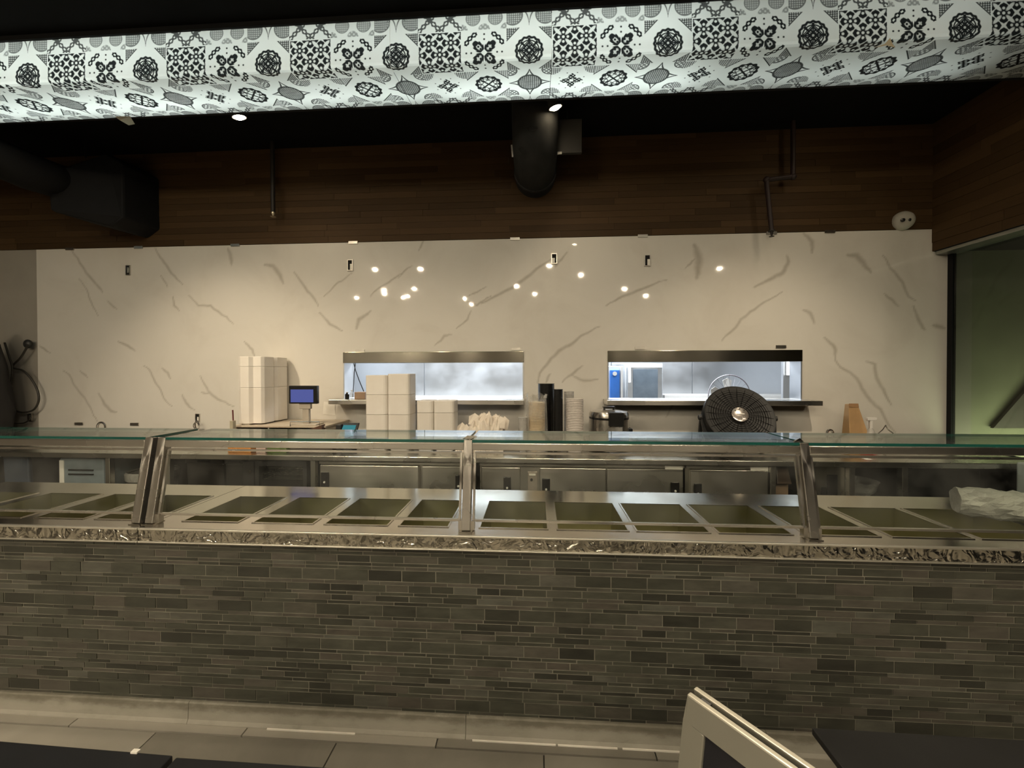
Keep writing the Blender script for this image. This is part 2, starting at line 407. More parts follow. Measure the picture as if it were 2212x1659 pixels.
def soffit_mat():
    t = NT('backlit_print'); uv = t.n('ShaderNodeUVMap', uv_map='print'); tx = t.n('ShaderNodeTexImage'); tx.image = pattern_image()
    t.l(uv.outputs[0], tx.inputs[0]); ge = t.n('ShaderNodeNewGeometry'); nz = t.noise(ge.outputs['Position'], 1.7, 4)
    mx = t.n('ShaderNodeMix', data_type='RGBA', blend_type='MULTIPLY'); mx.inputs[0].default_value = 1
    t.l(tx.outputs[0], mx.inputs[6]); t.l(t.ramp(nz, [(.3,(.92,.93,.92)),(.7,(1,1,1))]), mx.inputs[7])
    tl = t.n('ShaderNodeBsdfTranslucent'); df = t.n('ShaderNodeBsdfDiffuse'); gl = t.n('ShaderNodeBsdfGlossy'); gl.inputs['Roughness'].default_value = .12
    t.l(mx.outputs[2], tl.inputs[0]); t.l(mx.outputs[2], df.inputs[0])
    a = t.n('ShaderNodeMixShader'); a.inputs[0].default_value = .45; t.l(tl.outputs[0], a.inputs[1]); t.l(df.outputs[0], a.inputs[2])
    b = t.n('ShaderNodeMixShader'); t.l(t.schlick(.03), b.inputs[0]); t.l(a.outputs[0], b.inputs[1]); t.l(gl.outputs[0], b.inputs[2])
    return t.done(b.outputs[0])
M['print'] = soffit_mat()

# ------------------------------------------------------------------ room shell
WY = 4.10                                    # face of the back wall
ZC = 4.06                                    # ceiling
def wx(u, v=800): return atY(u, v, WY).x
def wz(v, u=1106): return atY(u, v, WY).z
W1 = (wx(742), wx(1131.5)); W2 = (wx(1312), wx(1732)); WZ0 = wz(864); WZ1 = wz(759)
MZ = wz(516)                                 # top of the marble
MXL, MXR, MXR2 = wx(82), wx(2012), wx(2047); MZ2 = wz(543, 2030)
b = MB().box(-7.2, 6.6, -7.2, 8.2, -.12, -.012); struct('floor', b, M['floor_base'])
b = MB().box(-7.2, 6.6, -7.2, WY+.2, ZC, ZC+.1); struct('ceiling', b, M['ceil'])
b = MB()
xs = [-7.2, W1[0], W1[1], W2[0], W2[1], 4.3]
for i in range(5):
    if i in (1, 3): b.box(xs[i], xs[i+1], WY+.012, WY+.16, 0, WZ0); b.box(xs[i], xs[i+1], WY+.012, WY+.16, WZ1, ZC)
    else: b.box(xs[i], xs[i+1], WY+.012, WY+.16, 0, ZC)
wall_back = struct('wall_back', b, M['paint_grey'])
struct('wall_left', MB().box(-7.3, -7.2, -7.2, WY+.16, 0, ZC), M['paint_dark'])
struct('wall_front', MB().box(-7.2, 6.6, -7.3, -7.2, 0, ZC), M['paint_dark'])
# planks of the floor (near rows one by one, in front of the counter)
fl = bpy.data.objects['floor']
rowsY = [1.655 + .003, 1.655 - .155, 1.655 - .31, 1.655 - .465]
joints = [[105, 512, 944, 1407], [271, 705, 1175, 1640], [60, 480, 930, 1380], [250, 690, 1150, 1600]]
for r, y0 in enumerate(rowsY):
    xj = [atZ(u, 1600 if r == 0 else 1645, 0).x for u in joints[r]]
    st = (xj[-1] - xj[0]) / 3; xj = [xj[0] - 2*st, xj[0] - st] + xj + [xj[-1] + st, xj[-1] + 2*st]
    for k in range(len(xj)-1):
        obj('plank', MB().box(xj[k]+.003, xj[k+1]-.003, y0, y0+.150, -.012, random.uniform(-.0012, 0)), M['floor_plank'], fl)
obj('floor_field', MB().box(-7.2, 6.6, -7.2, rowsY[-1]-.004, -.012, -.001), M['floor_plank'], fl)

# marble cladding with veins stored as a colour attribute
VEINS = [
 ([(155,540),(180,578),(215,622),(222,632)],4),([(232,650),(252,667)],3),([(170,602),(190,632),(200,660),(212,682)],2.5),
 ([(335,535),(350,560),(370,590),(395,615)],4),([(408,638),(428,660),(455,660),(490,685),(504,699)],3.5),([(347,595),(362,620)],2.5),([(373,640),(376,660),(388,672)],3),
 ([(492,537),(498,555),(500,572)],6),([(85,747),(108,762)],3),([(255,738),(278,748),(292,758)],4),([(135,800),(150,810),(170,845),(195,880),(210,910)],3),
 ([(172,800),(188,815)],3),([(213,850),(225,872),(240,888),(252,890)],5),([(310,790),(322,798),(335,825),(350,850),(372,878)],3),([(350,795),(362,805),(368,818)],4),
 ([(393,852),(402,870),(420,885)],4),([(433,812),(450,845),(470,862),(505,878)],4),([(435,848),(450,850)],3),
 ([(572,572),(590,575),(605,595),(612,612)],7),([(635,588),(655,615),(675,640),(688,662)],4),([(528,738),(545,755),(550,770)],4),([(690,675),(712,700),(740,715)],4),
 ([(770,710),(775,690),(800,672)],6),([(700,640),(730,610),(760,590)],2.5),([(800,640),(840,610),(870,590)],3),([(940,745),(960,725),(975,722)],4),([(985,710),(1010,690),(1018,672)],3),
 ([(1000,645),(1030,660),(1060,640)],3),([(1040,655),(1080,635),(1130,605),(1160,580),(1190,560)],5),([(905,540),(915,520)],3),([(1225,545),(1200,575),(1205,560)],4),
 ([(1162,827),(1166,806),(1186,781),(1207,758),(1235,743),(1262,722),(1296,705)],5),([(1180,825),(1188,808)],4),([(1215,825),(1240,805),(1258,790)],4),([(1235,810),(1260,822),(1292,820)],4),
 ([(1310,660),(1345,640),(1385,625),(1440,605)],4),([(1560,735),(1575,720),(1600,690),(1640,660),(1690,630)],4),([(1630,620),(1660,605),(1690,590),(1703,565),(1700,552)],6),
 ([(1500,530),(1510,560),(1505,600)],11),([(1480,580),(1500,560)],3),([(1736,504),(1754,522),(1754,546)],6),([(1831,551),(1851,552),(1864,566),(1881,588)],8),
 ([(1906,551),(1923,579),(1950,610),(1962,640),(1977,649)],4),([(1973,661),(1989,700),(1998,712)],5),([(1911,635),(1929,649),(1941,662)],4),([(1735,670),(1750,676),(1759,698)],5),
 ([(1781,729),(1799,745),(1805,757),(1804,774)],5),([(1804,777),(1820,796),(1851,818),(1866,845),(1881,866),(1902,884),(1917,914),(1935,935)],5),
 ([(1872,781),(1890,787),(1894,817),(1911,848),(1926,875)],5),([(2016,703),(2040,709)],6),([(860,600),(890,575)],2.5),([(1010,640),(1050,620)],2.5),([(1440,900),(1450,880),(1460,870)],3)]
def marble_slab():
    step = .014
    def band(x0, x1, z0, z1):
        nx = max(1, round((x1-x0)/step)); nz = max(1, round((z1-z0)/step)); return np.linspace(x0, x1, nx+1), np.linspace(z0, z1, nz+1)
    vs, fs = [], []
    def rect(x0, x1, z0, z1):
        gx, gz = band(x0, x1, z0, z1); n0 = len(vs); w = len(gx)
        for z in gz:
            for x in gx: vs.append((x, WY, z))
        for j in range(len(gz)-1):
            for i in range(w-1): a = n0 + j*w + i; fs.append((a, a+1, a+w+1, a+w))
    xs = [MXL, W1[0], W1[1], W2[0], W2[1], MXR]
    for i in range(5):
        if i in (1, 3): rect(xs[i], xs[i+1], .86, WZ0); rect(xs[i], xs[i+1], WZ1, MZ)
        else: rect(xs[i], xs[i+1], .86, MZ)
    rect(MXR, MXR2, .86, MZ2)
    P = np.array(vs); val = np.zeros(len(vs)); rng = np.random.RandomState(3)
    for pl, wpx in VEINS:
        pts = [atY(u, v, WY) for u, v in pl]; q = [np.array((p.x, p.z)) for p in pts]
        # refine with jitter so that the vein wanders
        for _ in range(2):
            r = []
            for a, c in zip(q[:-1], q[1:]):
                L = np.linalg.norm(c-a); r += [a, (a+c)/2 + rng.uniform(-1,1,2)*L*.07]
            q = r + [q[-1]]
        n = len(q)-1
        for k, (a, c) in enumerate(zip(q[:-1], q[1:])):
            t01 = (k + .5)/n; w = wpx*.0049*(.35 + .65*math.sin(PI*min(1, max(.08, t01))))*.85
            lo = np.minimum(a, c) - .08; hi = np.maximum(a, c) + .08
            m = (P[:,0] > lo[0]) & (P[:,0] < hi[0]) & (P[:,2] > lo[1]) & (P[:,2] < hi[1]); idx = np.nonzero(m)[0]
            if not len(idx): continue
            X = P[idx][:, [0,2]]; d = c - a; tt = np.clip(((X - a) @ d) / (d @ d), 0, 1); ds = np.linalg.norm(X - a - tt[:,None]*d, axis=1)
            val[idx] = np.maximum(val[idx], np.clip(1.25 - ds/max(w, .0065), 0, 1)*.85)
    mb = MB(); mb.v = vs; mb.f = fs; mb.m = [0]*len(fs)
    # thickness: returns along the outline
    for x0, x1, z0, z1 in ((MXL, MXR, MZ, MZ),): mb.add([(x0,WY,z0),(x1,WY,z0),(x1,WY+.012,z0),(x0,WY+.012,z0)], [(0,1,2,3)])
    mb.add([(MXL,WY,.86),(MXL,WY,MZ),(MXL,WY+.012,MZ),(MXL,WY+.012,.86)], [(0,1,2,3)])
    o = obj('marble_slab', mb, M['marble'], wall_back)
    o['label'] = 'glossy cream marble cladding with grey veins'
    at = o.data.color_attributes.new('vein', 'FLOAT_COLOR', 'POINT'); n = len(o.data.vertices)
    c = np.zeros((n, 4), np.float32); c[:len(val), 0] = val; c[:, 3] = 1; at.data.foreach_set('color', c.ravel())
marble_slab()
# walnut planks above the marble
z = MZ + .004; rh = .0655
while z < ZC - .01:
    x = -7.1 + random.uniform(0, .7)
    z1 = min(z + rh, ZC)
    xs = [-7.2, x]
    while xs[-1] < MXR + .2: xs.append(xs[-1] + random.uniform(.55, 1.45))
    xs[-1] = MXR + .2
    for a, c in zip(xs[:-1], xs[1:]):
        if c - a < .03: continue
        obj('plank', MB().box(a+.001, c-.001, WY - random.uniform(.002,.006), WY+.012, z+.001, z1-.001), M['wood_wall'], wall_back)
    z += rh
for u in (155, 303, 511, 765, 1113, 1388, 1665, 1790):
    x = wx(u); zz = MZ
    obj('marble_clip', MB().box(x-.05, x+.05, WY-.01, WY+.01, zz-.016, zz+.012), M['steel_dark'], wall_back)
for u, v in ((778, 757), (1115, 755), (1382, 754), (1686, 753), (170, 922), (290, 922)):
    x = wx(u); zz = wz(v)
    obj('marble_clip', MB().box(x-.05, x+.05, WY-.008, WY+.01, zz-.012, zz+.018), M['steel_dark'], wall_back)

# right side: wood bulkhead over a glass partition, dim corridor behind it
wr = struct('wall_right', MB().box(MXR+.004, 6.6, 1.2, WY, MZ2, ZC).box(4.3, 6.6, -7.2, 1.2, 0, ZC).box(6.4, 6.5, 1.2, 5.0, 0, ZC).box(4.3, 6.4, WY+.16, WY+.26, 0, ZC), M['black'])
z = MZ2
while z < ZC - .01:
    z1 = min(z + .085, ZC); ys = [WY - .002, WY - random.uniform(.25, .9)]
    while ys[-1] > 1.3: ys.append(ys[-1] - random.uniform(.6, 1.3))
    ys[-1] = 1.2
    for a, c in zip(ys[:-1], ys[1:]):
        obj('plank', MB().box(MXR - random.uniform(.004,.009), MXR+.004, c+.001, a-.001, z+.001, z1-.001), M['wood_wall'], wr)
    z += .085
gp = bpy.data.objects.new('window_3', None); COL.objects.link(gp); tag(gp, 'dark frameless glass partition beside the marble wall', None, None, 'structure')
GX = MXR2
M['glass_dark'] = thin_glass('dark_partition_glass', (.50,.54,.47), 1.0, .03, .0)
obj('glass_pane', MB().box(GX, GX+.012, 1.2, WY-.03, .90, MZ2-.03), M['glass_dark'], gp)
obj('light_block_panel', MB().box(GX-.004, GX+.016, 1.2, WY-.03, .0, .90), M['black'], gp)  # added panel, blocks the corridor view and its leaking light below the glass
M['alu'] = plain('aluminium_track', (.42,.43,.40), .35, 1.0, .05)
obj('top_track', MB().box(MXR+.02, GX+.05, 1.2, WY-.01, MZ2-.035, MZ2-.001), M['alu'], gp, .004)
obj('jamb', MB().box(GX-.012, GX+.03, WY-.045, WY-.002, 0, MZ2-.035), M['black'], gp, .003)
M['corridor'] = plain('green_corridor_wall', (.265,.27,.185), .7, 0, .15, 2)
obj('corridor_panel', MB().box(GX+.05, 6.4, WY+.06, WY+.15, 0, 2.9), M['corridor'], wr)
lb = [atY(u, v, 4.12) for u, v in ((2146, 925), (2260, 925), (2260, 795))]
tag(obj('leaning_board', MB().add(lb + [q + Vector((0,.03,0)) for q in lb], [(0,1,2),(5,4,3),(0,3,4,1),(1,4,5,2),(2,5,3,0)]), M['paint_dark']), 'dark slanted board behind the glass partition at the right edge', 'board')

# ------------------------------------------------------------------ kitchen behind the pass-through windows
M['kitchen_wall'] = plain('kitchen_wall', (.62,.64,.66), .5, 0, .05)
KY = 6.7
kw = struct('wall_kitchen', MB().box(-3.2, 4.25, KY+.03, KY+.1, 0, 2.8).box(-3.3, -3.2, WY+.16, KY+.1, 0, 2.8).box(4.25, 4.3, WY+.26, KY+.1, 0, 2.8).box(-3.3, 4.3, WY+.16, KY+.1, 2.8, 2.86), M['kitchen_wall'])
for a, c in ((-3.2, -1.95), (-1.94, 1.28), (1.29, 2.62), (2.63, 4.25)):
    obj('steel_panel', MB().box(a, c, KY, KY+.03, 0, 2.8), M['steel_kitchen'], kw, .004)
for n, (xa, xb) in (('window_1', W1), ('window_2', W2)):
    w = bpy.data.objects.new(n, None); COL.objects.link(w)
    tag(w, 'steel framed pass-through window to the bright kitchen, ' + ('left one behind the foam boxes' if n[-1] == '1' else 'right one behind the black fan'), None, None, 'structure')
    zh = wz(783)
    obj('header', MB().box(xa, xb, WY-.012, WY+.18, zh, WZ1), M['header'], w, .003)
    obj('jamb', MB().box(xa-.001, xa+.012, WY-.004, WY+.17, WZ0, zh), M['steel_kitchen'], w)
    obj('jamb', MB().box(xb-.012, xb+.001, WY-.004, WY+.17, WZ0, zh), M['steel_kitchen'], w)
YS = 3.88
for lab, ua, ub in (('long steel shelf under the left kitchen window, behind the foam boxes', 709, 1132), ('long steel shelf under the right kitchen window, passing behind the black fan', 1311, 1778)):
    t = thing('pass_shelf', lab, 'shelf', (0, 0, 0)); za, zb = atY(900, 864, YS).z, atY(900, 874, YS).z
    xa, xb = atY(ua, 868, YS).x, atY(ub, 868, YS).x
    obj('shelf_top', MB().box(xa, xb, YS, WY-.001, zb, za).box(max(xa, W1[0] if ua < 1000 else W2[0]), min(xb, W1[1] if ua < 1000 else W2[1]), WY-.001, WY+.16, WZ0-.006, za), M['steel'], t, .004)
# kitchen things seen through the windows
def kx(u, Y): return atY(u, 820, Y).x
def kz(v, Y): return atY(1400, v, Y).z
Y = 5.9
t = thing('combi_oven', 'tall white kitchen oven with dark glass door seen through the right window', 'oven', (kx(1385,Y), Y, 0))
xa, xb = kx(1352, Y), kx(1434, Y)
obj('body', MB().box(xa, xb, Y+.05, Y+.7, .1, kz(785, Y)), M['kitchen_wall'], t, .01)
d = obj('door', MB().box(xa+.02, xb-.02, Y, Y+.05, .6, kz(792, Y)), M['steel_kitchen'], t, .008)
M['oven_glass'] = plain('oven_glass', (.10,.12,.14), .1, 0, .1)
obj('door_window', MB().box(kx(1367,Y), kx(1421,Y), Y-.006, Y+.001, .75, kz(797, Y)), M['oven_glass'], d, .004)
obj('handle', MB().tube([(kx(1358,Y), Y-.05, kz(826,Y)), (kx(1358,Y), Y-.05, kz(790,Y))], .022, 10), M['white_plastic'], d, smooth=True)
Y = 5.55
t = thing('blue_cooler', 'blue fronted cooler cabinet at the left edge of the right window', 'cooler', (kx(1328,Y), Y, 0))
M['blue'] = plain('blue_panel', (.05,.19,.62), .35, 0, .12, 5)
obj('body', MB().box(kx(1305,Y), kx(1346,Y), Y+.03, Y+.6, 0, kz(790,Y)), M['kitchen_wall'], t, .01)
f = obj('front_panel', MB().box(kx(1318,Y), kx(1339,Y), Y, Y+.03, .5, kz(799,Y)), M['blue'], t, .006)
obj('badge', MB().lathe([(.03,0),(.03,.006)], (kx(1328,Y), Y-.001, kz(807,Y)), (0,-1,0), 14), M['white_plastic'], f)
obj('side_trim', MB().box(kx(1341,Y), kx(1345,Y), Y-.01, Y+.03, .5, kz(792,Y)), M['white_plastic'], t, .003)
Y = 6.3
t = thing('kitchen_counter', 'white lit worktop along the far kitchen wall', 'counter', (1.2, Y, 0))
obj('worktop', MB().box(kx(1436,Y), 4.2, Y, KY-.001, kz(861,Y)-.05, kz(853,Y)), M['white_plastic'], t, .006)
obj('cabinet', MB().box(kx(1440,Y), 4.2, Y+.04, KY-.001, 0, kz(861,Y)-.05), M['steel_kitchen'], t)
t = thing('kitchen_bench', 'pale steel bench under the far wall seen through the left window', 'bench', (-1, Y, 0))
obj('worktop', MB().box(kx(880,Y), kx(1140,Y), Y-.2, KY-.001, kz(862,Y)-.06, kz(858,Y)), M['white_plastic'], t, .006)
obj('cabinet', MB().box(kx(885,Y), kx(1135,Y), Y-.15, KY-.001, 0, kz(862,Y)-.06), M['steel_kitchen'], t)
Y = 5.3; cxf, czf, rf = kx(1571,Y), kz(853,Y), .265
t = thing('pedestal_fan', 'white bladed pedestal fan in the kitchen above the black drum fan', 'fan', (cxf, Y, 0))
g = MB().tube([(cxf+rf*math.cos(a*PI/24), Y-.05, czf+rf*math.sin(a*PI/24)) for a in range(48)], .007, 6, closed=True)
for k in range(20):
    a = 2*PI*k/20; g.bar((cxf+.06*math.cos(a), Y-.09, czf+.06*math.sin(a)), (cxf+rf*math.cos(a), Y-.05, czf+rf*math.sin(a)), .003, .003)
M['fan_grey'] = plain('fan_wire', (.33,.31,.34), .4, .3)
obj('guard', g, M['fan_grey'], t)
for k in range(5):
    a = 2*PI*k/5 + 1.67; bl = MB(); n = 6
    pts = [(.05, -.25), (.12, -.42), (.2, -.36), (.225, -.1), (.2, .18), (.11, .2), (.05, .22)]
    vs = [(cxf + r*math.cos(a+w), Y + .02*math.sin(w*2.5), czf + r*math.sin(a+w)) for r, w in pts]
    bl.add(vs + [(x, y+.006, zz) for x, y, zz in vs], [tuple(range(7)), tuple(range(13,6,-1))] + [(i,(i+1)%7,7+(i+1)%7,7+i) for i in range(7)])
    obj('blade', bl, M['white_plastic'], t)
obj('motor', MB().lathe([(.03,-.1),(.055,-.08),(.06,.1),(.03,.14)], (cxf, Y, czf), (0,1,0), 16), M['fan_grey'], t, smooth=True)
obj('pole', MB().tube([(cxf, Y+.08, .03), (cxf, Y+.08, czf)], .018, 8), M['fan_grey'], t)
obj('base', MB().lathe([(.22,0),(.22,.02),(.03,.05)], (cxf, Y+.08, 0), n=20), M['fan_grey'], t)
Y = 5.0
t = thing('towel_dispenser', 'white wall dispenser at the right edge of the right window', 'dispenser', (kx(1706,Y), Y, 1.6))
obj('housing', MB().box(kx(1699,Y), kx(1715,Y), Y-.07, Y+.02, kz(812,Y), kz(779,Y)), M['white_plastic'], t, .01)
obj('back_post', MB().box(kx(1694,Y), kx(1717,Y), Y+.02, Y+.06, 0, 2.78), M['steel_kitchen'], t)
Y = 4.6
tag(obj('cable', MB().tube([atY(764,783,Y), atY(768,800,Y), atY(776,822,Y), atY(786,846,Y), atY(790,858,Y)], .006, 6), M['black_soft']), 'thin dark cable hanging inside the left kitchen window', 'cable')
tag(obj('cable', MB().tube([atY(768,784,Y), atY(765,806,Y), atY(764,830,Y), atY(762,858,Y)], .005, 6), M['black_soft']), 'dark cord dropping straight down at the left side of the left window', 'cable')
# small bottles and a box on the left shelf
Yq = 4.0
def shelf_z(): return atY(900, 864, YS).z
M['brown'] = plain('brown_card', (.30,.20,.13), .7, 0, .15)
for u, rr, hh, lab, mt in ((750, .022, .075, 'small dark bottle at the left end of the left window shelf', M['black_gloss']), (760, .018, .095, 'small clear bottle beside the dark bottle on the window shelf', M['clear_plastic'])):
    p = atY(u, 860, Yq); t = thing('bottle', lab, 'bottle', (p.x, Yq, shelf_z()))
    obj('body', MB().lathe([(rr,0),(rr,hh*.65),(rr*.45,hh*.8),(rr*.45,hh*.9)], t.location, n=14), mt, t, smooth=True)
    obj('cap', MB().lathe([(rr*.55,hh*.9),(rr*.55,hh)], t.location, n=12), M['white_plastic'], t)
p = atY(781, 855, Yq)
tag(obj('carton', MB().box(p.x-.055, p.x+.06, Yq-.05, Yq+.05, shelf_z(), shelf_z()+.075), M['brown'], None, .004), 'small brown carton on the left window shelf beside the tall foam stack', 'box')

# ------------------------------------------------------------------ soffit light box
SY0, SY1, SZ0, SZB, SZ1 = 2.60, 3.075, 3.712, 3.762, 4.02
so = thing('printed_soffit', 'long backlit white soffit box printed with black ornamental tiles under the ceiling', 'soffit', (0, SY0, SZ0))
TL = .3003; X0T = -.79
def vmap(s): return s
def soffit_panel(xa, xb):
    n = 10; prof = [(SY0, SZ1, 0.0, -.33 - 0.0), ]
    # profile points: (Y, Z, tile coordinate below the top of row 2)
    prof = [(SY0+.004, SZ1, -.335), (SY0, SZ0+.02, .60), (SY0+.006, SZ0+.005, .655), (SY0+.02, SZ0, .70), (SY1, SZB, 2.25)]
    vs = []; uv = []
    for y, zz, k in prof:
        for x in (xa, xb): vs.append((x, y, zz)); uv.append(((x - X0T)/(3*TL), (3 - k)/3))
    mb = MB().add(vs, [(2*i, 2*i+2, 2*i+3, 2*i+1) for i in range(len(prof)-1)])
    o = obj('panel', mb, M['print'], so)
    l = o.data.uv_layers.new(name='print')
    for lp in o.data.loops: l.data[lp.index].uv = uv[lp.vertex_index]
    return o
cuts = [-6.4, atY(842, 120, SY0).x, atY(1192, 120, SY0).x, 4.0]
for a, c in zip(cuts[:-1], cuts[1:]): soffit_panel(a+.0015, c-.0015)
obj('back_board', MB().box(-6.4, 4.0, SY1-.008, SY1+.012, SZB-.004, SZ1+.03), M['black'], so)
obj('top_board', MB().box(-6.4, 4.0, SY0, SY1, SZ1+.002, SZ1+.03), M['white_plastic'], so)
obj('end_board', MB().box(-6.42, -6.4, SY0, SY1, SZ0, SZ1+.03), M['white_plastic'], so)
obj('end_board', MB().box(4.0, 4.02, SY0, SY1, SZ0, SZ1+.03), M['white_plastic'], so)
obj('top_trim', MB().box(-6.42, 4.02, SY0-.012, SY0+.02, SZ1-.004, SZ1+.03), M['black'], so)
p = atZ(272, 256, SZB-.005)
M['tape'] = plain('beige_tape', (.42,.38,.28), .5, 0, .1)
o = obj('torn_flap', MB().add([(p.x-.07,SY1-.03,SZB-.002),(p.x+.06,SY1-.02,SZB-.002),(p.x+.08,SY1+.0,SZB-.055),(p.x+.02,SY1+.005,SZB-.06),(p.x-.05,SY1-.005,SZB-.02)], [(0,1,2,3,4)]), M['tape'], so); o['label'] = 'torn flap of print peeling off'
p = atY(1910, 96, SY0-.004)
o = obj('tape_patch', MB().add([(p.x-.06,p.y-.004,p.z-.02),(p.x+.0,p.y-.004,p.z+.0),(p.x+.03,p.y-.006,p.z+.035),(p.x+.045,p.y-.004,p.z+.0),(p.x+.06,p.y-.008,p.z-.03),(p.x+.01,p.y-.004,p.z-.01)], [(0,1,5),(1,2,3),(1,3,4,5)]), M['tape'], so); o['label'] = 'beige tape patch'

# track lamps behind the soffit
def spot(u, v, Y, lab, power, aim, group=None, cone=104, at=None):
    p = Vector(at) if at else atY(u, v, Y); t = thing('track_spotlight', lab, 'lamp', p, group)
    d = (Vector(aim) - p).normalized()
    obj('head', MB().lathe([(.03,-.16),(.055,-.14),(.058,.0),(.052,.0),(.05,-.02)], p, d, 20), M['black_soft'], t, smooth=True)
    obj('bulb', MB().lathe([(.049,-.022),(.04,.004),(.02,.014),(.002,.016)], p, d, 20), M['bulb'], t, smooth=True)
    obj('stem', MB().tube([p - d*.1, Vector((p.x, p.y - d.y*.1, ZC))], .012, 8), M['black_soft'], t)
    l = bpy.data.lights.new('spot_beam', 'SPOT'); l.energy = power; l.color = WARM; l.spot_size = math.radians(cone); l.spot_blend = 1.0; l.shadow_soft_size = .045
    o = bpy.data.objects.new('spot_beam', l); COL.objects.link(o); o.parent = t; o.location = d*.03
    o.rotation_euler = (-d).to_track_quat('Z', 'Y').to_euler()
spot(517, 254, 3.22, 'lit ceiling spotlight below the soffit edge, left of the two visible', WALL_SPOT, (-2.1, 3.95, 0.9))
spot(1200, 233, 3.22, 'lit ceiling spotlight below the soffit beside the round duct', WALL_SPOT, (.9, 3.95, 0.9))
spot(1905, 160, 3.22, 'ceiling spotlight hidden behind the right part of the soffit', WALL_SPOT*.45, (2.5, 3.95, 0.9))

FILL_SPOT = 92.0  # unseen spotlights added to fill the back counter and lower wall
for X, k, w in ((-3.5, 2.6, 'farthest left'), (-1.7, 1.0, 'second from left'), (-.1, .62, 'third from left'), (2.3, 2.0, 'farthest right')):
    spot(0, 0, 0, f'added unseen spotlight before the soffit aimed at the back counter, {w} of four', FILL_SPOT*k, (X*.9, 3.8, .15), 'added spotlights before the soffit', 84, (X, 1.9, 3.86))
spot(0, 0, 0, 'added unseen spotlight that brightens the top of the folding sign', 900.0, (.43, .70, .95), None, 14, (.70, 1.15, 3.9))  # narrow unseen lamp added to brighten only the sign top
# small lamps of the dining room ceiling (mirrored in the marble)
REFL = [(810,582),(908,581),(1187,574),(1255,594),(1555,580),(400,629),(417,619),(501,636),(642,652),(770,643),(830,626),(831,634),(872,642),(880,639),(895,624),(1004,645),(1018,657),(1116,618),(1155,635),(1349,624),(1395,639),(1478,630),(1519,603)]
head_me = None
for u, v in REFL:
    d = ray(u, v); k = (ZC - .06 - HC)/d[2]; p = CPOS + d*k; y = 2*WY - p[1]
    t = thing('ceiling_lamp', 'small round lamp under the black dining room ceiling, mirrored in the marble', 'lamp', (p[0], y, ZC-.06), 'dining room ceiling lamps')
    if head_me is None:
        z0 = Vector(t.location)
        h = obj('housing', MB().lathe([(.05,.0),(.055,.0),(.055,.06),(.05,.06)], z0, n=16), M['black_soft'], t)
        q = obj('lens', MB().lathe([(.044,-.006),(.044,-.001)], z0, n=16), M['lamp'], t); head_me = (h.data, q.data)
    else:
        for nm, me in zip(('housing', 'lens'), head_me): o = bpy.data.objects.new(nm, me); COL.objects.link(o); o.parent = t

# ------------------------------------------------------------------ things above the counter on the wood wall
M['duct'] = plain('grey_duct_wrap', (.022,.022,.021), .85, 0, .3, 6, .4, 14, .2)
Yd = 3.9; cx_, rz = atY(1156, 400, Yd).x, .205; cz_ = atY(1156, 428, WY).z + rz
t = thing('round_duct', 'grey wrapped round air duct running from the soffit into the wood wall', 'duct', (cx_, WY, cz_))
YE = 3.45
pth = [(cx_, WY-.002, cz_), (cx_, 3.9, cz_)] + [(cx_, YE+.24 - .24*math.sin(a*PI/16), cz_ + .24 - .24*math.cos(a*PI/16)) for a in range(9)] + [(cx_, YE, ZC)]
obj('tube', MB().tube(pth, rz, 32), M['duct'], t, smooth=True)
obj('collar', MB().tube([(cx_, 3.96, cz_), (cx_, 3.93, cz_)], rz+.01, 32), M['black_soft'], t, smooth=True)
M['hole'] = plain('torn_hole', (.004,.0035,.003), .9)
def on_bend(u, v):          # first hit of the picture ray with the wrapped duct
    for k in range(900):
        Yk = 3.0 + k*.001; q = atY(u, v, Yk)
        if q.z > cz_+.24: d = math.hypot(q.x-cx_, q.y-YE)
        elif q.y < YE+.24: d = math.hypot(q.x-cx_, math.hypot(q.y-YE-.24, q.z-cz_-.24) - .24)
        else: d = math.hypot(q.x-cx_, q.z-cz_)
        if d < rz + .006: return q
    return None
for pl in ([(1103,238),(1108,240),(1116,250),(1119,256),(1113,256),(1107,248)], [(1137,277),(1146,271),(1160,273),(1162,278),(1153,283),(1142,283)], [(1119,320),(1126,319),(1136,328),(1137,333),(1130,332),(1123,327)]):
    vs = [on_bend(u, v) for u, v in pl]
    if all(v is not None for v in vs): obj('tear', MB().add(vs, [tuple(range(len(vs)))]), M['hole'], t)
p = atY(1225, 300, 3.7)
t2 = thing('duct_panel', 'flat grey access panel hanging beside the round duct', 'panel', (p.x, 3.7, p.z))
a0, a1 = atY(1196, 336, 3.7), atY(1256, 262, 3.7)
obj('plate', MB().box(a0.x, a1.x, 3.66, 3.7, a0.z, a1.z), plain('panel_grey', (.035,.033,.03), .6), t2, .004)
obj('hanger', MB().tube([(p.x, 3.68, a1.z), (p.x, 3.68, ZC)], .006, 6), M['black_soft'], t2)
q = atY(1207, 330, 3.65); obj('tag', MB().box(q.x-.028, q.x+.028, 3.652, 3.66, q.z-.011, q.z+.011), M['white_plastic'], t2)
q = atY(1106, 325, 3.6); o = obj('strap', MB().bar((q.x-.004, 3.6, q.z+.05), (q.x+.006, 3.6, q.z-.06), .014, .008, (0,1,0)), M['white_plastic'], t); o['label'] = 'pale strap end'
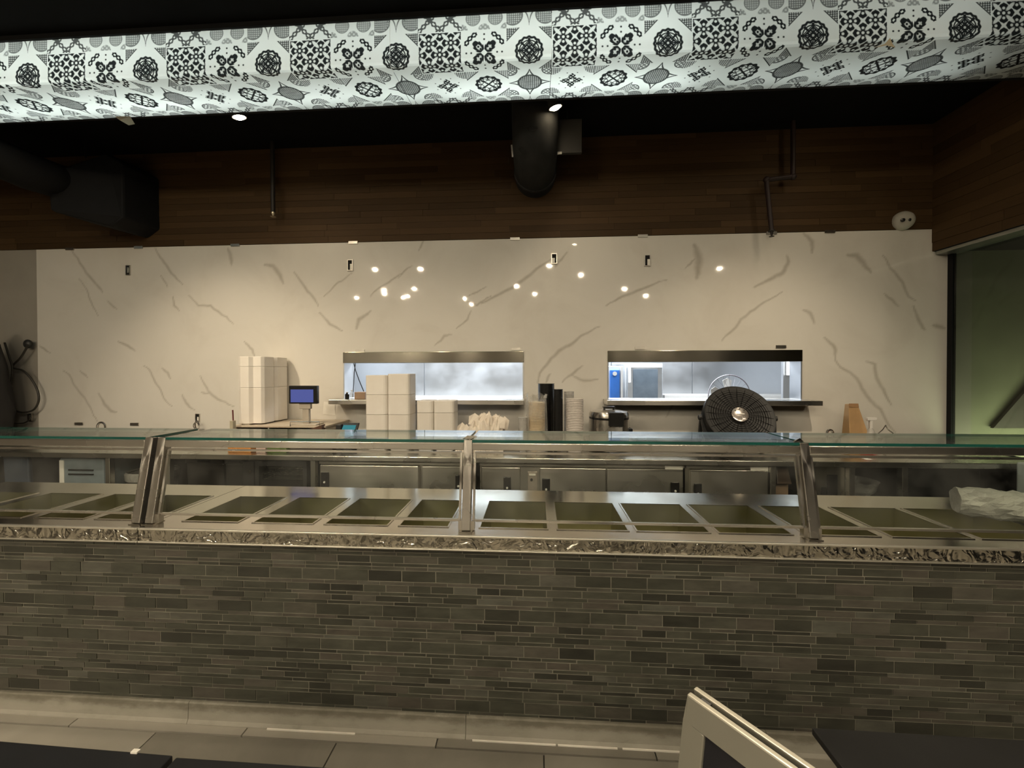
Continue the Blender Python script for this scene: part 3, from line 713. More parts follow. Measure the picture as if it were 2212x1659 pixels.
# black duct at the left
Yb = 3.55
t = thing('black_duct', 'matt black box duct in front of the wood wall at the left', 'duct', (atY(180, 420, Yb).x, Yb, atY(180, 480, Yb).z))
c = [atY(100,372,Yb), atY(108,455,Yb), atY(238,490,Yb+.2), atY(266,470,Yb+.2), atY(264,352,Yb+.2), atY(230,330,Yb+.2)]
n = len(c); bk = [Vector((v.x*(WY/ v.y)*.985, WY-.01, v.z + .02)) for v in c]
bk = [v + Vector((.05, .42, .0)) for v in c]
obj('box', MB().add(c + bk, [tuple(range(n)), tuple(range(2*n-1, n-1, -1))] + [(i, n+i, n+(i+1)%n, (i+1)%n) for i in range(n)]), M['black'], t, .02)
M['duct_dark'] = plain('dark_duct_cloth', (.006,.006,.006), .8, spec=.2)
obj('branch', MB().tube([atY(150,400,Yb+.2), atY(60,370,3.4), atY(-30,330,3.2), atY(-200,250,3.0)], .17, 20), M['duct_dark'], t, smooth=True)
obj('hanger', MB().tube([atY(185,340,Yb+.3), Vector((atY(185,340,Yb+.3).x, Yb+.3, ZC))], .008, 6), M['black'], t)
# sprinkler pipes
M['pipe_dark'] = plain('dark_pipe', (.011,.008,.006), .6, 0, .2)
M['pipe_red'] = plain('rust_red_pipe', (.016,.006,.005), .6, 0, .2)
M['brass'] = plain('pale_brass', (.55,.48,.36), .3, .6)
Yp = 3.97
p0, p1 = atY(588, 290, Yp), atY(590, 458, Yp)
t = thing('sprinkler_pipe', 'straight dark sprinkler pipe dropping from the ceiling at the left', 'pipe', p1)
obj('pipe', MB().tube([(p0.x, Yp, ZC), (p1.x, Yp, p1.z)], .022, 12), M['pipe_dark'], t, smooth=True)
h = obj('sprinkler_head', MB().lathe([(.016,.0),(.016,-.02),(.01,-.03),(.008,-.045)], p1, n=12).lathe([(.026,-.047),(.028,-.05)], p1, n=14), M['brass'], t, smooth=True)
pts = [atY(1713, 280, Yp), atY(1713, 382, Yp), atY(1656, 388, Yp), atY(1667, 500, Yp)]
t = thing('sprinkler_pipe', 'dark red sprinkler pipe with a sideways step at the right', 'pipe', pts[-1])
pts2 = [Vector((pts[0].x, Yp, ZC)), pts[1] + Vector((0,0,.03)), pts[1] + Vector((-.01,0,.008)), pts[1] + Vector((-.03,0,0)), pts[2] + Vector((.03,0,0)), pts[2] + Vector((.01,0,-.008)), pts[2] + Vector((0,0,-.03)), pts[3]]
obj('pipe', MB().tube(pts2, .022, 12), M['pipe_red'], t, smooth=True)
for q in (pts[1], pts[2]): obj('elbow', MB().sphere(q, .031, .031, .031, 12, 8), M['pipe_red'], t, smooth=True)
obj('sprinkler_head', MB().lathe([(.03,.012),(.03,0),(.014,0),(.012,-.02),(.006,-.045)], pts[3], n=12).lathe([(.022,-.047),(.024,-.05)], pts[3], n=14), M['pipe_dark'], t, smooth=True)
p = atY(1946, 479, WY)
t = thing('wall_detector', 'white oval twin-lens detector on the wood wall at the right', 'detector', p)
nrm = Vector((-.35, -1, -.25)).normalized(); pc = Vector((p.x, WY-.02, p.z))
obj('base', MB().lathe([(.088,-.02),(.092,.0),(.085,.03),(.06,.05),(.02,.058)], pc, nrm, 28), plain('aged_white_plastic', (.40,.38,.33), .45), t, smooth=True)
for s in (-.028, .028):
    obj('lens', MB().lathe([(.017,.05),(.017,.064),(.009,.068)], pc + Vector((s, 0, .003)), nrm, 14), M['black_gloss'], t, smooth=True)

# electrical boxes set in the wall
def wall_box(u, v, w, h, lab, part=None):
    p = atY(u, v, WY); t = thing('outlet_box', lab, 'outlet', (p.x, WY, p.z))
    fw = .008; b = MB()
    b.box(p.x-w/2, p.x-w/2+fw, WY-.012, WY+.01, p.z-h/2, p.z+h/2).box(p.x+w/2-fw, p.x+w/2, WY-.012, WY+.01, p.z-h/2, p.z+h/2)
    b.box(p.x-w/2+fw, p.x+w/2-fw, WY-.012, WY+.01, p.z-h/2, p.z-h/2+fw).box(p.x-w/2+fw, p.x+w/2-fw, WY-.012, WY+.01, p.z+h/2-fw, p.z+h/2)
    obj('rim', b, M['steel_dark'], t)
    obj('recess', MB().box(p.x-w/2+fw, p.x+w/2-fw, WY-.004, WY+.008, p.z-h/2+fw, p.z+h/2-fw), M['hole'], t)
    if part == 'device': obj('device', MB().box(p.x-w*.2, p.x+w*.22, WY-.014, WY-.002, p.z-h*.3, p.z+h*.3), M['steel'], t, .003)
    if part == 'half': obj('cover', MB().box(p.x, p.x+w/2-fw, WY-.014, WY-.002, p.z-h*.42, p.z+h*.1), M['paper'], t, .002)
    if part == 'low': obj('cover', MB().box(p.x-w/2+fw, p.x+w*.1, WY-.014, WY-.002, p.z-h*.45, p.z+h*.05), M['white_plastic'], t, .002)
wall_box(278, 584, .052, .11, 'small grey outlet box high on the marble at the far left', 'device')
wall_box(757, 573, .062, .12, 'open outlet box high on the marble above the left window', 'half')
wall_box(1197, 559, .062, .11, 'open outlet box high on the marble between the two windows', 'low')
wall_box(1398, 563, .062, .12, 'open outlet box high on the marble above the right window', 'half')
wall_box(428, 902, .05, .085, 'open outlet box low on the marble left of the foam stack', 'half')
wall_box(1667, 912, .045, .09, 'brown outlet low on the marble beside the black fan', 'device')
wall_box(66, 901, .05, .085, 'dark outlet low on the grey wall at the far left', 'device')
wall_box(61, 742, .06, .075, 'dark outlet with plugged cable on the grey wall at the far left', 'device')
# cable loop and plug
M['cable'] = plain('dark_cable', (.022,.019,.014), .5)
def smooth_path(px, Y, k=6):
    P = [np.array(p, float) for p in px]; out = []
    for i in range(len(P)-1):
        p0, p1, p2, p3 = P[max(i-1,0)], P[i], P[i+1], P[min(i+2, len(P)-1)]
        for j in range(k):
            s = j/k; out.append(.5*((2*p1) + (-p0+p2)*s + (2*p0-5*p1+4*p2-p3)*s*s + (-p0+3*p1-3*p2+p3)*s**3))
    out.append(P[-1]); return [atY(q[0], q[1], Y) for q in out]
t = thing('power_cable', 'dark looped power cable plugged into the grey wall at the far left', 'cable', atY(61, 742, 4.05))
obj('lead', MB().tube(smooth_path([(61,745),(45,772),(27,793),(52,802),(75,830),(84,860),(74,884),(50,891),(28,885),(13,872)], 4.03), .010, 8), M['cable'], t, smooth=True)
obj('plug', MB().sphere(atY(60,743,4.05), .045, .03, .05, 12, 8), M['black_soft'], t, smooth=True)
tag(obj('wire', MB().tube(smooth_path([(10,740),(20,772),(26,792),(25,820),(20,850),(12,865)], 4.0), .009, 8), M['cable'], smooth=True), 'dark wire hanging down beside the black bag at the far left', 'cable')
tag(obj('wire', MB().tube(smooth_path([(10,908),(30,914),(50,914),(62,908),(66,902)], 4.05) + [atY(66, 900, WY-.01)], .007, 8), M['cable'], smooth=True), 'short dark wire leading to the low outlet at the far left', 'cable')
# black bag hanging at the left edge
p = atY(4, 820, 3.85); rows = []
bag = MB(); n = 16; zs = [(703,.03),(720,.09),(745,.15),(790,.20),(840,.23),(890,.25),(925,.24),(935,.2)]
vs = []; fs = []
for i, (v, r) in enumerate(zs):
    q = atY(-22, v, 3.85)
    for k in range(n):
        a = 2*PI*k/n; rr = r*(1 + .08*math.sin(3*a + i) + .05*math.sin(7*a + 2*i)); vs.append((q.x + rr*math.cos(a), 3.80 + rr*.7*math.sin(a), q.z))
for i in range(len(zs)-1):
    for k in range(n): fs.append((i*n+k, i*n+(k+1)%n, (i+1)*n+(k+1)%n, (i+1)*n+k))
fs += [tuple(range(n)), tuple(range(len(vs)-1, len(vs)-n-1, -1))]
tag(obj('black_bag', bag.add(vs, fs), plain('black_bag_cloth', (.012,.011,.012), .5, 0, .2, 8, .5, 20), smooth=True), 'black plastic bag hanging at the left edge by the grey wall', 'bag')

# ------------------------------------------------------------------ serving counter
TY = 1.72                                    # face of the tiles
CTZ = .91; APZ = .845; TZ0 = .095
CXL, CXR = -3.5, 3.2
XJ = atY(303, 1150, 1.70).x                  # joint between the two steel tops
sc = thing('serving_counter', 'long serving counter faced with thin dark slate tiles', 'counter', (0, TY, 0))
obj('carcass', MB().box(CXL, CXR, TY+.0012, 1.765, 0, .885).box(CXL, CXR, 2.26, 2.30, 0, .72).box(CXL, CXR, 1.765, 2.26, .08, .10), M['grout'], sc)
def row_plan():
    # heights (m) from the top of the field down; joint .003
    sheet = ['thick', 'thin', 'med', 'thin', 'mid', 'thin']
    hs = {'thick': .048, 'thin': .013, 'med': .0295, 'mid': .024}
    seq = ['mid', 'thin', 'med', 'thin', 'thin'] + sheet*3 + ['mid', 'thin', 'med', 'thin', 'thick', 'thick']
    return [(s, hs[s]) for s in seq]
tiles = []; z = APZ - .004
for ri, (kind, h) in enumerate(row_plan()):
    if z < TZ0: break
    z0 = max(z - h, TZ0 - .004)
    x = CXL - random.uniform(0, .15)
    while x < CXR:
        L = .156 if kind in ('thick',) else random.choice((.156, .156, .104, .156) if kind != 'med' else (.156, .104, .104, .156))
        xa, xb = max(x, CXL), min(x + L - .0036, CXR)
        if xb - xa > .01: tiles.append((kind, xa, xb, z0, z))
        x += L
    z -= h + .0034
def tile_box(mb, xa, xb, za, zb):
    y = TY - random.choice((0, 0, .0006, .0012, .002)); e = .0006
    return mb.add([(xa,TY+.0012,za),(xb,TY+.0012,za),(xb,TY+.0012,zb),(xa,TY+.0012,zb),(xa+e,y,za+e),(xb-e,y,za+e),(xb-e,y,zb-e),(xa+e,y,zb-e)],
        [(4,5,6,7),(0,1,5,4),(1,2,6,5),(2,3,7,6),(3,0,4,7)])
vis = lambda t: t[2] > -2.62 and t[1] < 2.05
big = sorted([t for t in tiles if vis(t)], key=lambda t: -(t[2]-t[1])*(t[4]-t[3]))[:298]
bs = set(id(t) for t in big); rest = MB()
for t in tiles:
    if id(t) in bs: obj('tile', tile_box(MB(), *t[1:]), M['slate'], sc)
    else: tile_box(rest, *t[1:])
o = obj('small_tiles', rest, M['slate'], sc); o['kind'] = 'stuff'; o['label'] = 'narrow slate tiles between the larger ones'
xjs = [CXL, -2.9, -1.62, atZ(1007, 1590, 0).x, .98, 2.28, CXR]
for a, c in zip(xjs[:-1], xjs[1:]):
    mb = MB(); prof = [(1.695,-.001),(1.695,.004),(1.702,.018),(1.706,.088),(1.71,.0945),(1.722,.0945),(1.722,-.001)]; k = len(prof)
    mb.add([(x, y, zz) for x in (a+.001, c-.001) for y, zz in prof], [tuple(range(k)), tuple(range(2*k-1, k-1, -1))] + [(i, k+i, k+(i+1)%k, (i+1)%k) for i in range(k)])
    o = obj('base_tile', mb, M['base_tile'], sc)

for ua, ub in ((566, 700), (706, 760), (1022, 1200), (1204, 1330), (1338, 1478)):
    a, c = atZ(ua, 1590, 0).x, atZ(ub, 1600, 0).x
    obj('caulk', MB().box(a, c, 1.690, 1.697, -.001, .0045), M['paper'], sc)
# steel tops with food wells
WB, WF = 2.15, 1.785
def wl(u): return atZ(u, 1080, CTZ).x
def wxb(u, v): return atZ(u, v, CTZ).x
edges_left = [(-360,-245),(-230,-130),(-115, 88),(108, 222),(246, 345)]
def well_edges():
    L = [(wxb(u0,v), wxb(u1,v)) for u0, u1, v in ((-170,-35,1062),(-20,85,1064),(106,223,1067),(246,338,1069),(357,461,1071))]
    Rr = [(wxb(u0,v), wxb(u1,v)) for u0, u1, v in ((520,622,1073),(646,756,1076),(777,891,1078),(912,1000,1080),(1057,1178,1083),(1197,1321,1085),(1339,1465,1088),(1486,1611,1091),(1642,1764,1094),(1791,1924,1096),(1945,2090,1098),(2112,2255,1100))]
    return L, Rr
def steel_top(name_label, xa, xb, wells):
    t = thing('steel_countertop', name_label, 'countertop', ((xa+xb)/2, 1.69, CTZ))
    b = MB(); ya, yb = 1.692, 2.36; th = .018
    b.box(xa, xb, ya, WF, CTZ-th, CTZ).box(xa, xb, WB, yb, CTZ-th, CTZ)
    cur = xa
    for w0, w1 in wells: b.box(cur, w0, WF, WB, CTZ-th, CTZ); cur = w1
    b.box(cur, xb, WF, WB, CTZ-th, CTZ)
    obj('top_sheet', b, M['steel_top'], t)
    f = MB().box(xa, xb, 1.690, 1.712, APZ+.007, CTZ-.006); obj('front_apron', f, M['apron'], t)
    obj('edge_lip', MB().box(xa, xb, 1.685, 1.70, CTZ-.006, CTZ+.003), M['lip'], t, .002)
    obj('edge_lip', MB().box(xa, xb, 1.684, 1.716, APZ, APZ+.008), M['lip'], t, .002)
    obj('back_apron', MB().box(xa, xb, 2.345, 2.36, .78, CTZ-th), M['steel_top'], t)
    for w0, w1 in wells:
        d = .15; i = .012; p = MB(); r = .0
        p.add([(w0,WF,CTZ),(w1,WF,CTZ),(w1,WB,CTZ),(w0,WB,CTZ),(w0+i,WF+i,CTZ-d),(w1-i,WF+i,CTZ-d),(w1-i,WB-i,CTZ-d),(w0+i,WB-i,CTZ-d)], [(4,5,6,7),(0,4,7,3),(1,2,6,5),(0,1,5,4),(3,7,6,2)])
        pan = obj('well_pan', p, M['well'], t)
        rim = MB(); e = .006
        rim.box(w0-e, w1+e, WB-.001, WB+e, CTZ, CTZ+.0035).box(w0-e, w1+e, WF-e, WF+.001, CTZ, CTZ+.0035).box(w0-e, w0+.001, WF, WB, CTZ, CTZ+.0035).box(w1-.001, w1+e, WF, WB, CTZ, CTZ+.0035)
        obj('rim', rim, M['steel_top'], pan)
    return t
WL, WR = well_edges()
steel_top('short steel countertop with food wells at the left end of the counter', CXL, XJ-.002, [w for w in WL if w[1] < XJ-.01])
steel_top('long steel countertop with a row of empty food wells on the tiled counter', XJ+.002, CXR, [w for w in WR])

# sneeze guards
PB, PT = 1.752, 1.822; ZT = 1.30
def lean(zz): return PB + (PT-PB)*(zz-CTZ)/(ZT-CTZ)
def post_x(ub, ut): return (atY(ub, 1145, PB).x + atY(ut, 955, PT).x)/2
def guard(lab, posts, open_left=None, open_right=None, clip=None):
    t = thing('sneeze_guard', lab, 'sneeze guard', ((posts[0] if posts else 0), PB, CTZ))
    w = .040
    for x in posts:
        obj('post', MB().bar((x, lean(CTZ+.003), CTZ+.003), (x, lean(ZT+.012), ZT+.012), w, .04, (0,1,0)), M['steel'], t, .003)
        obj('foot_plate', MB().box(x-.03, x+.03, PB-.026, PB+.035, CTZ+.0005, CTZ+.004), M['steel_top'], t)
    ends = ([open_left] if open_left is not None else []) + posts + ([open_right] if open_right is not None else [])
    for a, c in zip(ends[:-1], ends[1:]):
        xa = a + (w/2 if a in posts else 0); xb = c - (w/2 if c in posts else 0)
        obj('top_rail', MB().bar((xa, lean(1.288), 1.284), (xb, lean(1.288), 1.284), .04, .034), M['steel'], t, .003)
        g = MB(); y0, y1, z0, z1 = 1.805, 2.088, 1.3025, 1.3145
        g.add([(xa-.012,y0+.002,z0),(xb+.012,y0+.002,z0),(xb+.012,y1,z0),(xa-.012,y1,z0),(xa-.012,y0+.002,z1),(xb+.012,y0+.002,z1),(xb+.012,y1,z1),(xa-.012,y1,z1)], [(0,3,2,1),(4,5,6,7)])
        g.box(xa-.012, xb+.012, y0, y0+.0025, z0, z1, 1).box(xa-.012, xb+.012, y1, y1+.0025, z0, z1, 1)
        g.add([(xa-.012,y0,z0),(xa-.012,y1,z0),(xa-.012,y1,z1),(xa-.012,y0,z1),(xb+.012,y0,z0),(xb+.012,y1,z0),(xb+.012,y1,z1),(xb+.012,y0,z1)], [(0,1,2,3),(4,7,6,5)], 1)
        o = obj('glass_shelf', g, [M['glass_top'], M['glass_edge']], t); o['label'] = 'clear glass top shelf with green edge'
        # leaning front pane in a thin frame
        fx0, fx1 = xa + .012, xb - .012; za, zb = .955, 1.253; q = .010
        fr = MB()
        for zz in (za, zb): fr.bar((fx0, lean(zz), zz), (fx1, lean(zz), zz), .012, q)
        for x in (fx0, fx1): fr.bar((x, lean(za), za), (x, lean(zb), zb), q, .012, (0,1,0))
        f = obj('pane_frame', fr, M['steel'], t)
        pv = [(fx0, lean(za)), (fx1, lean(za))]
        pn = MB().add([(fx0,lean(za)-.003,za),(fx1,lean(za)-.003,za),(fx1,lean(zb)-.003,zb),(fx0,lean(zb)-.003,zb),(fx0,lean(za)+.003,za),(fx1,lean(za)+.003,za),(fx1,lean(zb)+.003,zb),(fx0,lean(zb)+.003,zb)], [(0,1,2,3),(7,6,5,4)])
        o = obj('front_pane', pn, M['glass'], f); o['label'] = 'clear leaning glass pane'
        for x in (fx0-.004, fx1+.004):
            obj('pane_clip', MB().box(x-.009, x+.009, lean(za)-.012, lean(za)+.014, CTZ+.004, za), M['steel_dark'], f)
    for x in posts[1:] if len(posts) > 1 else []:
        obj('glass_bracket', MB().add([(x-.03,1.825,1.316),(x+.012,1.825,1.316),(x+.03,1.90,1.317),(x-.006,1.825,1.332),(x-.03,1.835,1.316)], [(0,1,3),(1,2,3),(0,3,4),(2,4,3)]), M['chrome'], t)
pA, pB, pC, pD = post_x(304.5, 327), post_x(332, 354), post_x(1009, 1011), post_x(1750, 1736)
guard('glass sneeze guard over the short counter piece at the left end', [pA], open_left=CXL)
gl_ = bpy.data.objects['sneeze_guard']
xg = (pA+pB)/2; o = obj('gap_shade_strip', MB().bar((xg, lean(CTZ+.004)+.012, CTZ+.004), (xg, lean(ZT+.01)+.012, ZT+.01), pB-pA-.041, .012, (0,1,0)), M['black_soft'], gl_); o['label'] = 'dark strip added as shade between two posts'  # added dark strip, stands in for the shaded gap between the posts
guard('long glass sneeze guard on steel posts over the row of food wells', [pB, pC, pD], open_right=CXR)

# clear plastic bag roll lying on the counter at the right
c = atZ(2150, 1120, CTZ); t_ = MB(); n = 20; vs = []; fs = []; K = 14
p0, p1 = Vector((c.x-.14, 2.08, CTZ+.075)), Vector((c.x+.22, 1.90, CTZ+.075))
ax = (p1-p0).normalized(); sx = ax.cross(Vector((0,0,1))).normalized()
for i in range(K+1):
    f = i/K; r0 = .072*(1 if .08 < f < .92 else .9)
    for k in range(n):
        a = 2*PI*k/n; r = r0*(1 + .08*math.sin(5*a+3*f*7) + random.uniform(-.05,.05)); vs.append(p0 + (p1-p0)*f + sx*r*math.cos(a) + Vector((0,0,1))*r*.95*math.sin(a))
for i in range(K):
    for k in range(n): fs.append((i*n+k, i*n+(k+1)%n, (i+1)*n+(k+1)%n, (i+1)*n+k))
fs += [tuple(range(n-1,-1,-1)), tuple(range(K*n, (K+1)*n))]
M['plastic_wrap'] = thin_glass('plastic_wrap', (.9,.9,.9), 1.6, .1, .5)
def hazy():
    t = NT('hazy_plastic'); tr = t.n('ShaderNodeBsdfTransparent'); tr.inputs[0].default_value = (.8,.8,.8,1)
    p = t.bsdf(Base_Color=(.62,.60,.56), Roughness=.22, Normal=t.bump(t.noise(t.coords(), 22, 5, .6, 1.0), .8, .02))
    m = t.n('ShaderNodeMixShader'); m.inputs[0].default_value = .62; t.l(tr.outputs[0], m.inputs[1]); t.l(p.outputs[0], m.inputs[2]); return t.done(m.outputs[0])
M['hazy'] = hazy()
tag(obj('plastic_bag_roll', t_.add(vs, fs), M['hazy']), 'shiny roll of clear plastic bags lying in the counter at the far right', 'bag')

# ------------------------------------------------------------------ back counter
BY = 3.27; BZ = .90; BB = WY - .002
bc = thing('back_counter', 'long steel back counter along the marble wall', 'counter', (0, BY, 0))
XR_ = MXR2 - .05
obj('worktop', MB().box(-6.1, XR_, BY, BB, BZ-.045, BZ), M['steel'], bc, .006)
obj('back_upstand', MB().box(-6.1, XR_, BB-.018, BB, BZ, BZ+.06), M['steel'], bc, .003)
for u in (236, 365, 678, 1020, 1668, 1838, 1952):
    x = atY(u, 1030, BY+.03).x
    obj('leg', MB().box(x-.022, x+.022, BY+.015, BY+.06, 0, BZ-.045), M['steel'], bc, .003)
for sa, sb in ((-6.1, atY(551, 1030, BY+.05).x), (atY(1668, 1030, BY+.05).x, XR_)): obj('under_shelf', MB().box(sa, sb, BY+.10, BB, .22, .24), M['steel_dark'], bc)
obj('back_panel', MB().box(-6.1, XR_, BB-.06, BB-.03, .24, BZ-.05), M['black'], bc)
def bx(u): return atY(u, 1030, BY+.05).x
def bz(v): return atY(1200, v, BY+.05).z
def fridge(lab, ua, ub, doors, handles, tagpx=None):
    xa, xb = bx(ua), bx(ub); t = thing('undercounter_fridge', lab, 'fridge', ((xa+xb)/2, BY+.05, 0))
    ztop = BZ - .05
    obj('body', MB().box(xa, xb, BY+.075, BB-.08, .1, ztop), M['steel_dark'], t)
    obj('fascia', MB().box(xa, xb, BY+.045, BY+.075, bz(1009)+.004, ztop), M['steel_dark'], t, .003)
    for k in (0, 1):
        for yy in (BY+.12, BB-.15):
            x = xa+.05 if k == 0 else xb-.05; obj('foot', MB().lathe([(.02,0),(.02,.1)], (x, yy, 0), n=10), M['black_soft'], t)
    for (da, db), (ha, hb, v0, v1) in zip(doors, handles):
        d = obj('door', MB().box(bx(da), bx(db), BY+.03, BY+.074, .16, bz(1010)), M['steel_dark'], t, .005)
        hx0, hx1 = bx(ha), bx(hb)
        h = obj('handle', MB().box(hx0, hx1, BY+.018, BY+.031, bz(v1+12), bz(v0)), M['black_gloss'], d, .004)
        obj('lock', MB().lathe([(.009,0),(.009,.006)], ((hx0+hx1)/2, BY+.018, bz(v1-5)), (0,-1,0), 12), M['white_plastic'], h)
    if tagpx:
        for a, c_, v0, v1 in tagpx: obj('paper_label', MB().box(bx(a), bx(c_), BY+.042, BY+.0445, bz(v1), bz(v0)), M['paper'], t)
    return t
fridge('steel undercounter fridge behind the left long glass pane', 690, 1003, [(694, 905), (913, 1000)], [(697, 713, 1025, 1052), (985, 998, 1028, 1056)])
t = fridge('wide steel undercounter fridge with two doors, behind the middle post', 1036, 1478, [(1041, 1124), (1166, 1308), (1311, 1474)], [(1088, 1104, 1030, 1058), (1171, 1188, 1032, 1060), (1447, 1465, 1036, 1059)], [(1436, 1474, 998, 1012)])
M['panel_beige'] = plain('control_plate', (.42,.37,.32), .4, .4)
cp = obj('control_plate', MB().box(bx(1140), bx(1161), BY+.038, BY+.05, .5, bz(1019)), M['panel_beige'], t, .003)
obj('display', MB().box(bx(1143), bx(1157), BY+.034, BY+.039, bz(1027), bz(1023)), M['paper'], cp)
obj('knob', MB().lathe([(.012,0),(.010,.012)], (bx(1148), BY+.038, bz(1036)), (0,-1,0), 12), M['black_soft'], cp)
fridge('single door steel undercounter fridge left of the right post', 1482, 1660, [(1490, 1656)], [(1497, 1513, 1038, 1064)], [(1620, 1658, 1001, 1014)])
# black glass door cooler
xa, xb = bx(553), bx(664); t = thing('display_cooler', 'black glass fronted cooler with wire shelves under the back counter', 'cooler', ((xa+xb)/2, BY+.05, 0))
obj('back', MB().box(xa, xb, BB-.2, BB-.08, .1, BZ-.055), M['black_soft'], t)
obj('side', MB().box(xa, xa+.03, BY+.075, BB-.2, .1, BZ-.055), M['black_soft'], t); obj('side', MB().box(xb-.03, xb, BY+.075, BB-.2, .1, BZ-.055), M['black_soft'], t)
obj('base', MB().box(xa, xb, BY+.075, BB-.2, .0, .12), M['black_soft'], t)
fr = MB(); zt = BZ-.055
fr.box(xa, xa+.035, BY+.04, BY+.07, .12, zt).box(xb-.035, xb, BY+.04, BY+.07, .12, zt).box(xa+.035, xb-.035, BY+.04, BY+.07, zt-.05, zt).box(xa+.035, xb-.035, BY+.04, BY+.07, .12, .16)
d = obj('door_frame', fr, M['black_soft'], t)
obj('door_glass', MB().add([(xa+.035,BY+.055,.16),(xb-.035,BY+.055,.16),(xb-.035,BY+.055,zt-.05),(xa+.035,BY+.055,zt-.05)], [(0,1,2,3)]), M['glass'], d)
for v in (1022, 1036, 1047):
    zz = bz(v); s = MB()
    for k in range(9): y = BY+.1 + k*.05; s.bar((xa+.03,y,zz), (xb-.03,y,zz), .004, .004)
    s.bar((xa+.05,BY+.09,zz),(xa+.05,BY+.52,zz),.005,.005).bar((xb-.05,BY+.09,zz),(xb-.05,BY+.52,zz),.005,.005)
    obj('wire_shelf', s, M['steel'], t)
# left lower things under the back counter
M['ice_blue'] = plain('pale_blue_steel', (.20,.24,.27), .45, .2)
xa, xb = bx(126), bx(222); t = thing('ice_machine', 'pale grey undercounter ice machine with vent slots at the far left', 'machine', ((xa+xb)/2, BY+.06, 0))
obj('body', MB().box(xa, xb, BY+.06, BB-.1, .241, BZ-.06), M['ice_blue'], t, .012)
obj('side_strip', MB().box(xa+.005, xa+.05, BY+.052, BY+.062, .26, BZ-.08), M['white_plastic'], t, .004)
for v in (1029, 1039): obj('vent_slot', MB().box(bx(146), bx(200), BY+.054, BY+.0605, bz(v+3), bz(v)), M['black'], t)
for nm, lab, cat, ua, ub, v0, mt in (('crate', 'dark blue crate at the left edge under the back counter', 'crate', -10, 46, 990, plain('dark_blue_crate', (.05,.065,.095), .5)),
                                  ('black_bin', 'black storage bin left of the ice machine', 'bin', 52, 121, 994, M['black'])):
    t = thing(nm, lab, cat, (bx((ua+ub)/2), BY+.2, .24)); xa, xb = bx(ua), bx(ub)
    p = [(xa,BY+.1),(xb,BY+.1),(xb,BY+.6),(xa,BY+.6)]
    obj('shell', MB().prism(p, .24, bz(v0+6), taper=.93), mt, t, .01)
    obj('rim', MB().box(xa-.01, xb+.01, BY+.09, BY+.61, bz(v0+6), bz(v0)), mt, t, .005)
xa, xb = bx(248), bx(283); t = thing('waste_bin', 'olive grey waste bin right of the ice machine', 'bin', (bx(266), BY+.3, .241))
M['olive'] = plain('olive_plastic', (.05,.05,.038), .45)
obj('shell', MB().lathe([(.15,0),(.19,.32),(.2,.42),(.185,.42),(.17,.3)], (bx(266), BY+.33, .241), n=24), M['olive'], t, smooth=True)
obj('liner', MB().lathe([(.203,.36),(.207,.42),(.19,.435),(.17,.36)], (bx(266), BY+.33, .241), n=24), M['hazy'], t, smooth=True)
for lab, ua, ub, v0, v1 in (('wide black crate under the back counter behind the left glass pane', 388, 470, 1003, 1050), ('second black crate, right of the wide one and left of the cooler', 474, 516, 1003, 1050)):
    t = thing('black_crate', lab, 'crate', (bx((ua+ub)/2), BY+.2, .24)); xa, xb = bx(ua), bx(ub); zt = bz(v0)
    mt = plain('crate_black', (.016,.015,.014), .4)
    obj('shell', MB().prism([(xa,BY+.12),(xb,BY+.12),(xb,BY+.58),(xa,BY+.58)], .24, zt-.05, taper=.94), mt, t, .008)
    obj('rim', MB().box(xa-.003, xb+.003, BY+.11, BY+.59, zt-.05, zt), mt, t, .006)
    obj('grip', MB().box((xa+xb)/2-.06, (xa+xb)/2+.06, BY+.104, BY+.112, zt-.035, zt-.015), M['hole'], t)
xa, xb = bx(522), bx(550); t = thing('black_cabinet', 'narrow black cabinet beside the glass fronted cooler', 'cabinet', ((xa+xb)/2, BY+.06, 0))
obj('body', MB().box(xa, xb, BY+.07, BB-.15, .241, BZ-.06), M['black_soft'], t, .004); dd = obj('door', MB().box(xa+.006, xb-.006, BY+.05, BY+.07, .26, BZ-.07), M['black_gloss'], t, .004)
obj('lock', MB().lathe([(.012,0),(.012,.008)], (bx(541), BY+.05, bz(1028)), (0,-1,0), 12), M['chrome'], dd)
# right lower things
xa, xb = bx(1679), bx(1716); t = thing('coffee_urn', 'brown hooded dispenser box right of the single door fridge', 'dispenser', ((xa+xb)/2, BY+.15, .24))
M['umber'] = plain('umber_plastic', (.045,.028,.018), .4)
obj('body', MB().box(xa, xb, BY+.12, BY+.42, .24, bz(1021)), M['brown'], t, .01)
obj('hood', MB().prism([(xa+.02,BY+.1),(xb-.02,BY+.1),(xb-.02,BY+.4),(xa+.02,BY+.4)], bz(1040), bz(1004), taper=1.25), M['umber'], t, .008)
xa, xb = bx(1752), bx(1828); t = thing('steel_cabinet', 'steel cabinet with dark cut-outs right of the right post', 'cabinet', ((xa+xb)/2, BY+.06, 0))
obj('body', MB().box(xa, xb, BY+.06, BB-.15, .241, BZ-.055), M['steel_dark'], t, .004)
for a, c_, v0, v1 in ((1788, 1810, 1018, 1075), (1776, 1786, 1044, 1075)): obj('cutout', MB().box(bx(a), bx(c_), BY+.05, BY+.061, bz(v1), bz(v0)), M['black_gloss'], t, .004)
t = thing('mixing_bowl', 'clear plastic bowl on the dark shelf right of the right post', 'bowl', (bx(1892), BY+.25, bz(1074)))
rb = (bx(1935)-bx(1850))/2
obj('bowl', MB().lathe([(rb*.5,0),(rb*.85,.05),(rb,.13),(rb*1.04,.135),(rb*.96,.125),(rb*.8,.05)], (bx(1892), BY+.25, bz(1074)), n=28), M['clear_plastic'], t, smooth=True)
